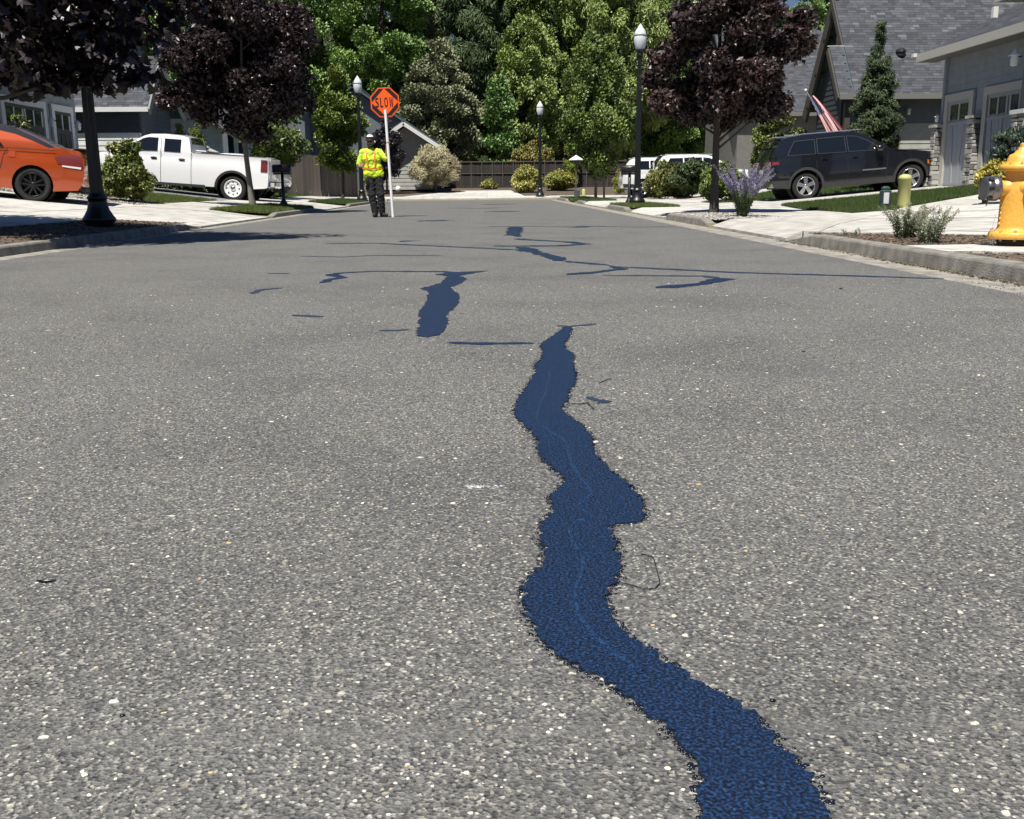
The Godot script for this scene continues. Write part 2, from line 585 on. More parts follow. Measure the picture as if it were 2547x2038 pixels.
func ribbon(pts: Array, w: float, n: FastNoiseLite) -> Array:
	var left := []
	var right := []
	for i in pts.size():
		var d: Vector2 = (pts[mini(i + 1, pts.size() - 1)] - pts[maxi(i - 1, 0)]).normalized()
		var k := w * (0.5 + 0.22 * n.get_noise_2d(pts[i].x * 300.0, pts[i].y * 300.0))
		if i == 0 or i == pts.size() - 1: k *= 0.35
		left.append(pts[i] + Vector2(d.y, -d.x) * k)
		right.append(pts[i] - Vector2(d.y, -d.x) * k)
	right.reverse()
	return left + right

func make_sealant():
	var n := FastNoiseLite.new()
	n.seed = 11
	n.frequency = 0.05
	var left := [Vector2(0.360, -4.680), Vector2(0.297, -4.428), Vector2(0.218, -4.169), Vector2(0.221, -3.933), Vector2(0.204, -3.805), Vector2(0.169, -3.659), Vector2(0.169, -3.510), Vector2(0.131, -3.288), Vector2(0.096, -3.092), Vector2(0.073, -2.900), Vector2(0.080, -2.788), Vector2(0.105, -2.655), Vector2(0.128, -2.546), Vector2(0.123, -2.447), Vector2(0.131, -2.331), Vector2(0.151, -2.246), Vector2(0.173, -2.156), Vector2(0.162, -2.134), Vector2(0.123, -2.038), Vector2(0.132, -1.980), Vector2(0.121, -1.925), Vector2(0.101, -1.874), Vector2(0.095, -1.777), Vector2(0.096, -1.701), Vector2(0.089, -1.643), Vector2(0.065, -1.594), Vector2(0.051, -1.542), Vector2(0.051, -1.502), Vector2(0.057, -1.441), Vector2(0.068, -1.368), Vector2(0.079, -1.328), Vector2(0.099, -1.293), Vector2(0.120, -1.263), Vector2(0.138, -1.242), Vector2(0.191, -1.153), Vector2(0.201, -1.130), Vector2(0.210, -1.112), Vector2(0.217, -1.091), Vector2(0.223, -1.063), Vector2(0.230, -1.043), Vector2(0.231, -1.018), Vector2(0.229, -0.992), Vector2(0.224, -0.963), Vector2(0.220, -0.945), Vector2(0.217, -0.924), Vector2(0.205, -0.862)]
	var right := [Vector2(0.390, -4.657), Vector2(0.359, -4.386), Vector2(0.314, -4.146), Vector2(0.314, -4.017), Vector2(0.334, -3.866), Vector2(0.313, -3.728), Vector2(0.309, -3.501), Vector2(0.291, -3.321), Vector2(0.254, -3.139), Vector2(0.233, -2.975), Vector2(0.214, -2.908), Vector2(0.220, -2.843), Vector2(0.250, -2.704), Vector2(0.267, -2.604), Vector2(0.267, -2.525), Vector2(0.260, -2.415), Vector2(0.265, -2.346), Vector2(0.274, -2.250), Vector2(0.299, -2.159), Vector2(0.309, -2.112), Vector2(0.316, -2.038), Vector2(0.316, -1.939), Vector2(0.300, -1.887), Vector2(0.275, -1.862), Vector2(0.230, -1.846), Vector2(0.228, -1.805), Vector2(0.231, -1.739), Vector2(0.227, -1.671), Vector2(0.214, -1.598), Vector2(0.207, -1.566), Vector2(0.190, -1.526), Vector2(0.183, -1.506), Vector2(0.181, -1.468), Vector2(0.185, -1.423), Vector2(0.195, -1.375), Vector2(0.209, -1.342), Vector2(0.234, -1.296), Vector2(0.251, -1.267), Vector2(0.263, -1.234), Vector2(0.276, -1.208), Vector2(0.290, -1.188), Vector2(0.308, -1.161), Vector2(0.323, -1.132), Vector2(0.331, -1.098), Vector2(0.337, -1.079), Vector2(0.339, -1.052), Vector2(0.346, -1.022), Vector2(0.353, -1.007), Vector2(0.357, -0.995), Vector2(0.357, -0.979), Vector2(0.353, -0.958), Vector2(0.351, -0.940), Vector2(0.343, -0.920), Vector2(0.324, -0.858)]
	var back := right.duplicate()
	back.reverse()
	var main := sealant(left + back, 0.009, 0.011, "sealant", "long wide winding band of black sealant with blue sky sheen in its colour in the foreground", n, 0.0058)
	# the raised seam along the middle and the beads of tar at the edges
	var rp := []
	var way := [Vector2(0.220, -3.531), Vector2(0.186, -3.183), Vector2(0.150, -2.929), Vector2(0.136, -2.740), Vector2(0.174, -2.583), Vector2(0.196, -2.491), Vector2(0.194, -2.350), Vector2(0.201, -2.203), Vector2(0.216, -2.098), Vector2(0.216, -2.028), Vector2(0.216, -2.042), Vector2(0.179, -1.962), Vector2(0.203, -1.906), Vector2(0.160, -1.857), Vector2(0.151, -1.781), Vector2(0.162, -1.674), Vector2(0.152, -1.595), Vector2(0.137, -1.533), Vector2(0.133, -1.447), Vector2(0.150, -1.361), Vector2(0.173, -1.301), Vector2(0.207, -1.239)]
	for i in way.size() - 1:
		for k in 6:
			var p: Vector2 = way[i].cubic_interpolate(way[i + 1], way[maxi(i - 1, 0)], way[mini(i + 2, way.size() - 1)], k / 6.0)
			rp.append(Vector3(p.x + .004 * n.get_noise_1d(p.y * 700.0), 0.0042, p.y))
	var q := Mb.new(true)
	for i in rp.size() - 1:
		var d: Vector3 = (rp[i + 1] - rp[i]).normalized().cross(Vector3.UP) * (.0036 + .0024 * n.get_noise_1d(i * 9.0))
		q.quad(rp[i] - d, rp[i + 1] - d, rp[i + 1] + Vector3(0, .0028, 0), rp[i] + Vector3(0, .0028, 0))
		q.quad(rp[i] + Vector3(0, .0028, 0), rp[i + 1] + Vector3(0, .0028, 0), rp[i + 1] + d, rp[i] + d)
	obj("seam", q, "sealant_seam", main)
	var rng := RandomNumberGenerator.new()
	rng.seed = 5
	var bead := SphereMesh.new()
	bead.radius = 1.0; bead.height = 1.1; bead.radial_segments = 8; bead.rings = 4
	var pl := []
	for side in [left, right]:
		for i in side.size() - 1:
			var d: float = side[i].distance_to(side[i + 1])
			var ahead := clampf(1.6 / -side[i].y, 0.3, 1.0)
			for k in int(d * 430.0 * ahead):
				var p: Vector2 = side[i].lerp(side[i + 1], rng.randf())
				p.x += absf(rng.randfn(0.0, 0.006)) * (-1.0 if side == left else 1.0) + rng.randf_range(-.004, .003)
				var s := rng.randf_range(.0008, .0027)
				pl.append(Transform3D(Basis.from_euler(Vector3(0, rng.randf() * TAU, 0)).scaled(Vector3(s * rng.randf_range(1, 1.9), s * .8, s)), Vector3(p.x, .001, p.y)))
	copies("tar_bead", bead, "sealant_bead", pl, [], main)
	# a stray string of tar beside the band
	var wp := []
	for p in [Vector2(0.207, -1.566), Vector2(0.220, -1.558), Vector2(0.238, -1.544), Vector2(0.257, -1.532), Vector2(0.269, -1.535), Vector2(0.281, -1.558), Vector2(0.284, -1.600), Vector2(0.288, -1.657), Vector2(0.288, -1.678), Vector2(0.271, -1.693)]:
		wp.append(Vector3(p.x, 0.0025, p.y))
	q = Mb.new(true)
	q.tube(wp, 0.0009, 5)
	tag(obj("tar_string", q, "sealant_bead"), "thin curled string of black tar right of the wide sealant band", "tar string")
	sealant([Vector2(-0.32, -4.45), Vector2(-0.33, -4.70), Vector2(-0.37, -5.36), Vector2(-0.36, -5.84), Vector2(-0.38, -6.42), Vector2(-0.45, -6.59), Vector2(-0.39, -6.75), Vector2(-0.33, -6.99), Vector2(-0.30, -7.52), Vector2(-0.40, -7.68), Vector2(-0.29, -7.85), Vector2(-0.01, -7.97), Vector2(-0.22, -7.55), Vector2(-0.15, -7.29), Vector2(-0.20, -6.85), Vector2(-0.26, -6.68), Vector2(-0.18, -6.19), Vector2(-0.17, -5.65), Vector2(-0.22, -5.27), Vector2(-0.20, -4.87), Vector2(-0.22, -4.47), Vector2(-0.27, -4.40)], 0.03, 0.016, "sealant", "broad sealant patch with painted blue sky sheen and a forked top, left of the long band's far end", n, 0.06)
	sealant([Vector2(0.32, -11.18), Vector2(0.46, -11.06), Vector2(0.52, -10.69), Vector2(0.56, -10.13), Vector2(0.65, -9.74), Vector2(0.72, -9.37), Vector2(0.67, -8.95), Vector2(0.58, -9.07), Vector2(0.53, -9.63), Vector2(0.44, -10.15), Vector2(0.32, -10.55)], 0.05, 0.05, "sealant", "slanting sealant patch joining two thin crack lines in mid road", n, 0.12)
	sealant([Vector2(0.37, -16.91), Vector2(0.56, -16.87), Vector2(0.47, -14.69), Vector2(0.41, -13.45), Vector2(0.33, -13.89), Vector2(0.25, -13.91), Vector2(0.32, -15.29)], 0.06, 0.075, "sealant", "upright sealant block beyond the slanting patch in mid road", n, 0.15)
	sealant([Vector2(1.76, -7.05), Vector2(1.63, -7.15), Vector2(1.50, -6.93), Vector2(1.41, -6.75), Vector2(1.13, -6.60), Vector2(1.09, -6.49), Vector2(1.23, -6.46), Vector2(1.48, -6.71), Vector2(1.67, -6.93)], 0.04, 0.02, "sealant", "arrow shaped sealant patch nearest the right gutter", n, 0.1)
	sealant([Vector2(1.01, -8.45), Vector2(1.13, -8.02), Vector2(0.98, -7.86), Vector2(0.80, -7.63), Vector2(0.60, -7.52), Vector2(0.60, -7.63), Vector2(0.82, -7.79), Vector2(1.02, -8.03)], 0.04, 0.02, "sealant", "hooked sealant patch between the slanting patch and the arrow shaped patch", n, 0.1)
	var lines := [
		[[Vector2(-1.96, -12.23), Vector2(-1.35, -12.24), Vector2(-0.92, -11.81), Vector2(0.06, -10.91), Vector2(0.30, -10.64)], 0.110, "sealant", "long thin sealant line running left from the slanting patch"],
		[[Vector2(0.68, -8.97), Vector2(1.01, -8.43)], 0.110, "sealant", "short sealant line from the slanting patch to the hooked patch"],
		[[Vector2(1.04, -8.29), Vector2(1.87, -7.61), Vector2(2.69, -7.19), Vector2(3.18, -6.93)], 0.085, "sealant", "long straight sealant line reaching the right gutter"],
		[[Vector2(0.86, -7.46), Vector2(1.58, -7.32), Vector2(1.65, -7.12)], 0.080, "sealant_dull", "thin sealant line ending at the arrow shaped patch"],
		[[Vector2(-1.17, -7.08), Vector2(-1.16, -7.34), Vector2(-1.08, -7.49), Vector2(-1.22, -7.77), Vector2(-1.15, -7.92), Vector2(-0.90, -8.05), Vector2(-0.36, -7.95), Vector2(-0.24, -7.81)], 0.080, "sealant", "zigzag sealant line left of the forked sealant patch"],
		[[Vector2(-1.85, -9.97), Vector2(-1.41, -9.79), Vector2(-1.11, -9.99), Vector2(-0.46, -9.90)], 0.060, "sealant_dull", "faint thin crack line left of mid road, beyond the zigzag line"],
		[[Vector2(-1.73, -7.94), Vector2(-1.56, -7.92)], 0.050, "sealant_dull", "tiny faint crack mark left of the zigzag line"],
		[[Vector2(-1.50, -6.38), Vector2(-1.50, -6.64), Vector2(-1.39, -6.74)], 0.050, "sealant_dull", "short curved crack mark at the left side of the road"],
		[[Vector2(-1.03, -5.25), Vector2(-0.94, -5.21), Vector2(-0.85, -5.17)], 0.050, "sealant_dull", "short straight dark crack mark left of the broad forked patch"],
		[[Vector2(-0.51, -4.63), Vector2(-0.43, -4.63), Vector2(-0.38, -4.66)], 0.040, "sealant_dull", "short dark crack mark at the lower left of the broad forked patch"],
		[[Vector2(-0.17, -4.24), Vector2(-0.02, -4.20), Vector2(0.19, -4.19)], 0.055, "sealant", "short level sealant line between the forked patch and the long band"],
		[[Vector2(0.01, -17.21), Vector2(0.38, -17.06), Vector2(1.39, -16.68), Vector2(1.94, -16.91)], 0.120, "sealant_dull", "long level sealant line behind the upright block"],
		[[Vector2(0.37, -13.02), Vector2(0.49, -12.70), Vector2(0.99, -12.10), Vector2(1.11, -11.61), Vector2(0.81, -11.32), Vector2(0.25, -11.35), Vector2(0.08, -11.44)], 0.160, "sealant", "looping sealant line right of the upright block"],
		[[Vector2(1.38, -16.47), Vector2(1.50, -16.65), Vector2(1.62, -16.48)], 0.340, "sealant", "small sealant blob on the level line, right of the upright block"],
		[[Vector2(-1.06, -12.65), Vector2(-1.01, -12.64), Vector2(-0.93, -12.59)], 0.300, "sealant", "small dark sealant spot above the long thin line at left"],
		[[Vector2(-1.21, -20.29), Vector2(-1.09, -20.46), Vector2(-0.95, -20.12)], 0.600, "sealant", "small sealant spot right of the worker holding the sign"],
		[[Vector2(1.48, -17.05), Vector2(2.37, -16.41), Vector2(3.02, -16.37)], 0.140, "sealant_dull", "thin sealant line running to the right gutter beyond the driveway"],
		[[Vector2(0.33, -4.73), Vector2(0.39, -4.71), Vector2(0.45, -4.74), Vector2(0.52, -4.78)], 0.030, "sealant_dull", "small dark crack mark at the far tip of the long band"],
		[[Vector2(-2.31, -23.92), Vector2(-1.46, -24.22)], 0.200, "sealant_dull", "faint crack line on the road beside the foot of the sign pole"],
		[[Vector2(0.43, -40.35), Vector2(0.52, -39.51), Vector2(0.63, -40.25)], 1.200, "sealant_dull", "farthest dark sealant spot near the end of the road"],
		[[Vector2(0.34, -27.97), Vector2(0.48, -27.54), Vector2(0.57, -27.89)], 0.800, "sealant", "dark sealant spot in mid road before the farthest spot"],
		[[Vector2(0.25, -2.98), Vector2(0.28, -2.97), Vector2(0.30, -2.99), Vector2(0.31, -2.89)], 0.004, "sealant_bead", "thin forked crack mark right of the upper part of the long band"],
		[[Vector2(0.31, -3.08), Vector2(0.33, -3.03), Vector2(0.37, -3.00), Vector2(0.33, -2.98)], 0.022, "sealant_dull", "small dark sealant smear right of the upper part of the long band"],
		[[Vector2(0.37, -3.30), Vector2(0.40, -3.35), Vector2(0.42, -3.38)], 0.003, "sealant_bead", "hairline crack mark above the small dark smear right of the band"],
		[[Vector2(-1.45, -33.27), Vector2(0.08, -32.11), Vector2(0.41, -33.03)], 0.250, "sealant_dull", "faint far crack line across the middle of the road"],
	]
	for l in lines:
		var pts := []
		for i in l[0].size() - 1:
			for k in 4: pts.append(l[0][i].lerp(l[0][i + 1], k / 4.0))
		pts.append(l[0][-1])
		sealant(ribbon(pts, l[1], n), 0.05, l[1] * 0.22, l[2], l[3], n, 0.4, "", 0.0025)

func make_ground():
	var rng := RandomNumberGenerator.new()
	rng.seed = 3
	# terrain out to the horizon
	var xs := [-400.0, -200.0, -120.0, -70.0, -40.0, -25.0, -18.0]
	var x := -13.0
	while x < 13.01:
		xs.append(x); x += 0.5
	xs.append_array([18.0, 25.0, 40.0, 70.0, 120.0, 200.0, 400.0])
	xs.append_array([-4.96, -4.94, 3.51, 3.53])
	xs.sort()
	var zs := [60.0, 30.0, 15.0]
	var z := 6.0
	while z > -66.01:
		zs.append(z); z -= 1.5
	zs.append_array([-52.01, -66.0, -80.0, -120.0, -200.0, -500.0])
	zs.sort(); zs.reverse()
	var q := Mb.new(true)
	var f := func(a: float, b: float) -> Vector3:
		var y := land(a, b) - 0.05
		if a > -4.95 and a < 3.52 and b > -52.0: y = -0.06
		return Vector3(a, y, b)
	for i in xs.size() - 1:
		for j in zs.size() - 1:
			q.quad(f.call(xs[i], zs[j]), f.call(xs[i], zs[j + 1]), f.call(xs[i + 1], zs[j + 1]), f.call(xs[i + 1], zs[j]))
	struct("ground", q, "dry_ground")
	# the carriageway, with a slightly ragged edge against the concrete gutters
	var n := FastNoiseLite.new()
	n.seed = 2; n.frequency = 0.9
	q = Mb.new(true)
	var z0 := 5.0
	while z0 > -51.7:
		var z1 := maxf(z0 - 0.25, -51.7)
		q.quad(Vector3(-4.68 + .018 * n.get_noise_1d(z0), 0, z0), Vector3(-4.68 + .018 * n.get_noise_1d(z1), 0, z1), Vector3(3.17 + .018 * n.get_noise_1d(z1 + 300), 0, z1), Vector3(3.17 + .018 * n.get_noise_1d(z0 + 300), 0, z0))
		z0 = z1
	struct("road", q, "asphalt")
	for e in [[-4.96, -4.64], [3.13, 3.53]]:
		q = Mb.new()
		q.quad(Vector3(e[0], -.004, 5), Vector3(e[0], -.004, -52), Vector3(e[1], -.004, -52), Vector3(e[1], -.004, 5))
		struct("gutter", q, "gutter")
	q = Mb.new()
	q.quad(Vector3(-4.9, -.008, -51.5), Vector3(-4.9, -.008, -52.2), Vector3(3.5, -.008, -52.2), Vector3(3.5, -.008, -51.5))
	struct("gutter", q, "gutter")
	# kerbs
	for k in [[5.0, -11.8, 0.0, 0.9], [-16.0, -20.2, 0.7, 0.4], [-25.6, -30.3, 0.7, 0.6], [-37.1, -40.4, 0.6, 0.6], [-45.6, -51.9, 0.6, 0.6]]:
		kerb_run(3.52, 1.0, k[0], k[1], k[2], k[3], 0.12)
	for k in [[5.0, -17.6, 0.0, 0.8], [-23.5, -30.1, 0.7, 0.7], [-36.5, -44.5, 0.7, 0.7], [-50.5, -51.9, 0.6, 0.0]]:
		kerb_run(-4.95, -1.0, k[0], k[1], k[2], k[3], 0.1)
	# driveways and pavements
	var d0 := [Vector2(3.53, -11.9), Vector2(5.3, -10.6), Vector2(14, -10.9), Vector2(14, -23.6), Vector2(11, -22.4), Vector2(7.05, -19.0), Vector2(5.0, -17.2), Vector2(3.53, -15.9)]
	var d1 := [Vector2(3.53, -20.35), Vector2(5.0, -20.7), Vector2(6.85, -21.8), Vector2(7.6, -26.3), Vector2(12.9, -26.6), Vector2(12.9, -31.3), Vector2(6.85, -31.0), Vector2(5.0, -26.0), Vector2(3.53, -25.4)]
	var d2 := [Vector2(3.53, -30.5), Vector2(6.85, -32.5), Vector2(14, -44.5), Vector2(14, -51), Vector2(6.85, -44), Vector2(3.53, -37)]
	var l1 := [Vector2(-4.96, -17.7), Vector2(-6.4, -17.1), Vector2(-13.8, -17.1), Vector2(-13.8, -23.4), Vector2(-6.4, -23.5), Vector2(-4.96, -23.3)]
	var l2 := [Vector2(-4.96, -30.3), Vector2(-8.1, -31.0), Vector2(-8.1, -36.2), Vector2(-4.96, -36.3)]
	var l3 := [Vector2(-4.96, -44.7), Vector2(-8.1, -45.0), Vector2(-8.1, -50.2), Vector2(-4.96, -50.3)]
	var mats := ["concrete", "concrete_pale", "concrete", "concrete_pale", "concrete_grey"]
	pave("driveway", d0, [], Vector2(2.4, 2.1), 0.5, mats, rng)
	pave("driveway", d1, [], Vector2(2.6, 2.6), 0.0, mats, rng, Vector2(0, -0.5))
	pave("driveway", d2, [], Vector2(3.4, 3.4), 0.0, mats, rng)
	pave("driveway", l1, [], Vector2(2.6, 2.1), 0.0, mats, rng, Vector2(0, 0.3))
	pave("driveway", l2, [], Vector2(1.6, 2.6), 0.0, mats, rng)
	pave("driveway", l3, [], Vector2(1.6, 2.8), 0.0, mats, rng)
	pave("sidewalk", [Vector2(5.3, 2), Vector2(6.9, 2), Vector2(6.9, -52), Vector2(5.0, -52), Vector2(5.0, -11), Vector2(5.3, -11)], [d0, d1, d2], Vector2(1.9, 1.6), 0.0, mats, rng, Vector2(5.0, 0))
	pave("sidewalk", [Vector2(-6.4, 2), Vector2(-8.1, 2), Vector2(-8.1, -52), Vector2(-6.4, -52)], [l1, l2, l3], Vector2(1.7, 1.6), 0.0, mats, rng, Vector2(-8.1, 0))
	pave("sidewalk", [Vector2(-16, -52.16), Vector2(9, -52.16), Vector2(9, -54.1), Vector2(-16, -54.1)], [], Vector2(2.5, 2.0), 0.0, ["concrete_pale", "concrete"], rng)
	pave("driveway", [Vector2(-4.5, -54.15), Vector2(2.0, -54.15), Vector2(1.4, -60), Vector2(-1.5, -60)], [], Vector2(3, 3), 0.0, ["concrete_pale", "concrete"], rng)
	pave("hydrant_pad", [Vector2(3.69, -7.97), Vector2(3.69, -8.84), Vector2(5.28, -9.08), Vector2(5.28, -7.62)], [], Vector2(4, 4), 0.0, ["concrete_pale"], rng)
	q = Mb.new()
	q.patch([Vector2(-8.12, -31.05), Vector2(-13, -31.0), Vector2(-13, -36.2), Vector2(-8.12, -36.18)], Vector2(1, 9), func(p): return Vector3(p.x, land(p.x, p.y) - .002, p.y))
	struct("driveway", q, "drive_grey")
	q = Mb.new()
	q.box(Vector3(-0.6, 0.02, -52.08), Vector3(8.6, 0.1, 0.15))
	struct("kerb", q, "concrete_pale")
	# planting beds and lawns
	var beds := [
		[Vector2(3.68, -8.86), Vector2(3.68, -11.5), Vector2(5.28, -10.55), Vector2(5.28, -9.1)],
		[Vector2(3.68, -7.95), Vector2(5.28, -7.6), Vector2(5.28, 1), Vector2(3.68, 1)],
		[Vector2(3.68, -16.2), Vector2(5.0, -17.3), Vector2(5.0, -20.55), Vector2(3.68, -20.2)],
		[Vector2(-5.11, 2), Vector2(-5.11, -17.45), Vector2(-6.39, -17.05), Vector2(-6.39, 2)],
		[Vector2(-8.12, -23.6), Vector2(-13, -23.6), Vector2(-13, -26), Vector2(-8.12, -26)],
		[Vector2(-9, -54.2), Vector2(-4.6, -54.2), Vector2(-1.6, -60.1), Vector2(1.5, -60.1), Vector2(2.1, -54.2), Vector2(12, -54.2), Vector2(12, -66), Vector2(-9, -66)]]
	var i := 0
	for b in beds:
		sheet("planting_bed", b, -0.012, "soil", 0.5)
		i += 1
	var lawns := [
		[Vector2(7.08, -19.1), Vector2(11, -22.47), Vector2(12.9, -24), Vector2(12.9, -26.55), Vector2(7.66, -26.27), Vector2(6.93, -21.9)],
		[Vector2(6.95, -32.8), Vector2(6.95, -31.1), Vector2(12.9, -31.4), Vector2(14.2, -44.4)],
		[Vector2(3.69, -25.7), Vector2(4.98, -26.15), Vector2(4.98, -31.2), Vector2(3.69, -30.4)],
		[Vector2(3.69, -37.2), Vector2(4.98, -38.5), Vector2(4.98, -51.8), Vector2(3.69, -51.8)],
		[Vector2(-8.12, -26.05), Vector2(-13, -26.05), Vector2(-13, -30.95), Vector2(-8.12, -30.95)],
		[Vector2(-5.11, -23.6), Vector2(-6.38, -23.6), Vector2(-6.38, -30.3), Vector2(-5.11, -30.2)],
		[Vector2(-5.11, -36.5), Vector2(-6.38, -36.5), Vector2(-6.38, -44.6), Vector2(-5.11, -44.5)],
		[Vector2(-8.12, -36.3), Vector2(-15, -36.3), Vector2(-15, -52), Vector2(-8.12, -52)],
		[Vector2(-9.1, -54.3), Vector2(-30, -54.3), Vector2(-30, -66), Vector2(-9.1, -66)]]
	var tuft := Mb.new()
	for k in 5:
		var a := k * 1.257
		var b := Vector3(cos(a), 0, sin(a)) * 0.018
		var t := b + Vector3(cos(a + .4), 0, sin(a + .4)) * 0.014 + Vector3(0, 0.05 + 0.012 * (k % 3), 0)
		tuft.tri(b - Vector3(-sin(a), 0, cos(a)) * 0.006, t, b + Vector3(-sin(a), 0, cos(a)) * 0.006)
	var tm := tuft.mesh()
	var greens := []
	for k in 40: greens.append(Color(.045, .09, .02) * rng.randf_range(.65, 1.4) + Color(rng.randf() * .025, 0, 0))
	var yellowish := []
	for k in 40: yellowish.append(Color(.10, .13, .028) * rng.randf_range(.7, 1.3))
	i = 0
	for l in lawns:
		sheet("lawn", l, -0.008, "turf", 0.7)
		var count: int = [26000, 6000, 4000, 4000, 8000, 7000, 4000, 6000, 0][i]
		var poly := PackedVector2Array(l)
		var lo := poly[0]
		var hi := poly[0]
		for p in poly:
			lo = lo.min(p); hi = hi.max(p)
		var pl := []
		while pl.size() < count:
			var p := Vector2(rng.randf_range(lo.x, hi.x), rng.randf_range(lo.y, hi.y))
			if not Geometry2D.is_point_in_polygon(p, poly): continue
			pl.append(Transform3D(Basis.from_euler(Vector3(rng.randf_range(-.3, .3), rng.randf() * TAU, rng.randf_range(-.3, .3))).scaled(Vector3.ONE * rng.randf_range(.8, 1.5)), Vector3(p.x, land(p.x, p.y) - .012, p.y)))
		if count: tag(copies("grass", tm, "leaf_green", pl, yellowish if i in [4, 5, 2] else greens), ["dense green lawn between the two right driveways", "grass beside the driveway of the white cars", "grass round the mailbox and lamp on the right verge", "grass verge under the two slim tree stems", "sunlit lawn strip before the white pickup", "short grass on the kerb island under the left purple maple", "grass verge beyond the pickup's driveway", "grass along the foot of the brown board fence", ""][i], "grass")
		i += 1
	# bark chips and gravel
	var chip := Mb.new()
	chip.tri(Vector3(-1, 0, -.6), Vector3(-.3, .5, 0), Vector3(1, 0, -.4)); chip.tri(Vector3(1, 0, -.4), Vector3(-.3, .5, 0), Vector3(.6, .1, .7)); chip.tri(Vector3(.6, .1, .7), Vector3(-.3, .5, 0), Vector3(-1, 0, -.6))
	var cm := chip.mesh()
	for s in [[beds[0], 2600, [.02, .007], [.11, .08, .055], "bark chips in the bed of the grey green shrubs", "bark chips"], [beds[1], 2200, [.02, .007], [.11, .08, .055], "bark chips in the bed before the hydrant", "bark chips"], [beds[2], 4200, [.028, .01], [.33, .315, .285], "pale river gravel round the lavender and right maple", "gravel"], [beds[3], 5000, [.02, .007], [.10, .07, .05], "bark chips in the left kerb bed at the big lamp post", "bark chips"], [beds[4], 2500, [.03, .012], [.34, .32, .28], "pale gravel round the red tipped bush", "gravel"]]:
		var poly := PackedVector2Array(s[0])
		var lo := poly[0]
		var hi := poly[0]
		for p in poly:
			lo = lo.min(p); hi = hi.max(p)
		var pl := []
		var cols := []
		while pl.size() < s[1]:
			var p := Vector2(rng.randf_range(lo.x, hi.x), rng.randf_range(lo.y, hi.y))
			if not Geometry2D.is_point_in_polygon(p, poly): continue
			var k: float = s[2][0] + rng.randfn(0, s[2][1])
			pl.append(Transform3D(Basis.from_euler(Vector3(rng.randf_range(-.4, .4), rng.randf() * TAU, rng.randf_range(-.4, .4))).scaled(Vector3.ONE * maxf(k, .006)), Vector3(p.x, land(p.x, p.y) - .011, p.y)))
			var c: Array = s[3]
			cols.append(Color(c[0], c[1], c[2]) * rng.randf_range(.45, 1.5))
		tag(copies("gravel" if s[5] == "gravel" else "bark_chips", cm, "tinted", pl, cols), s[4], s[5])
	# pale and dark stones standing proud of the worn asphalt near the viewer
	var stone := Mb.new()
	var rim := []
	for k in 6: rim.append(Vector3(cos(k * 1.047) * (1.0 - .25 * (k % 2)), 0, sin(k * 1.047) * .72))
	for k in 6:
		var a: Vector3 = rim[k]
		var b: Vector3 = rim[(k + 1) % 6]
		stone.quad(a + Vector3(0, -.4, 0), a * .8 + Vector3(0, .26, 0), b * .8 + Vector3(0, .26, 0), b + Vector3(0, -.4, 0))
		stone.tri(a * .8 + Vector3(0, .26, 0), Vector3(.1, .34, .05), b * .8 + Vector3(0, .26, 0))
	var smesh := stone.mesh()
	var pl := []
	var cols := []
	for k in 30000:
		var dz := 0.75 + 6.2 * pow(rng.randf(), 1.7)
		var dx := rng.randf_range(-0.62, 0.62) * (dz + .3)
		var s := rng.randf_range(.0015, .0032) * (1.0 + 1.3 * pow(rng.randf(), 7.0)) * (1.0 + dz * .07)
		pl.append(Transform3D(Basis.from_euler(Vector3(rng.randf_range(-.25, .25), rng.randf() * TAU, rng.randf_range(-.25, .25))).scaled(Vector3(s * rng.randf_range(.8, 1.5), s, s)), Vector3(dx, -.0002, -dz)))
		var t := rng.randf()
		var c := Color(.105, .10, .092) * rng.randf_range(.6, 1.5)
		if t > .70: c = Color(.24, .22, .175) * rng.randf_range(.7, 1.3)
		if t > .89: c = Color(.60, .57, .47) * rng.randf_range(.7, 1.2)
		if t > .993: c = Color(.55, .38, .17)
		cols.append(c)
	tag(copies("aggregate", smesh, "tinted", pl, cols), "pale and grey stones standing out of the worn asphalt", "road stones")
	# grit and leaf litter gathered along the right gutter
	pl = []
	cols = []
	for k in 900:
		var z2 := -3.0 - 9.0 * rng.randf()
		if rng.randf() < .5: z2 = -5.5 - 3.5 * rng.randf()
		pl.append(Transform3D(Basis.from_euler(Vector3(rng.randf_range(-.5, .5), rng.randf() * TAU, rng.randf_range(-.5, .5))).scaled(Vector3.ONE * rng.randf_range(.004, .016)), Vector3(3.505 - absf(rng.randfn(0, .035)), .001, z2)))
		cols.append(Color(.07, .055, .04) * rng.randf_range(.4, 1.6))
	tag(copies("leaf_litter", cm, "tinted", pl, cols), "dark grit and leaf litter lying along the foot of the right kerb", "litter")
	# small loose things on the road
	var loose := [[-.758, -1.611, .014, "dark_twig"], [.36, -1.165, .007, "pebble", "dark pebble just right of the sealant band's lower bend"], [1.25, -3.89, .012, "pebble", "dark pebble on the open asphalt right of the band's upper end"], [-.47, -1.16, .006, "pebble", "dark pebble at the lower left of the road, nearest the viewer"], [2.24, -6.3, .02, "pebble", "dark pebble below the line that reaches the right gutter"], [-.61, -2.5, .006, "pebble", "tiny dark pebble alone on the left half of the road"]]
	var r2 := RandomNumberGenerator.new()
	r2.seed = 9
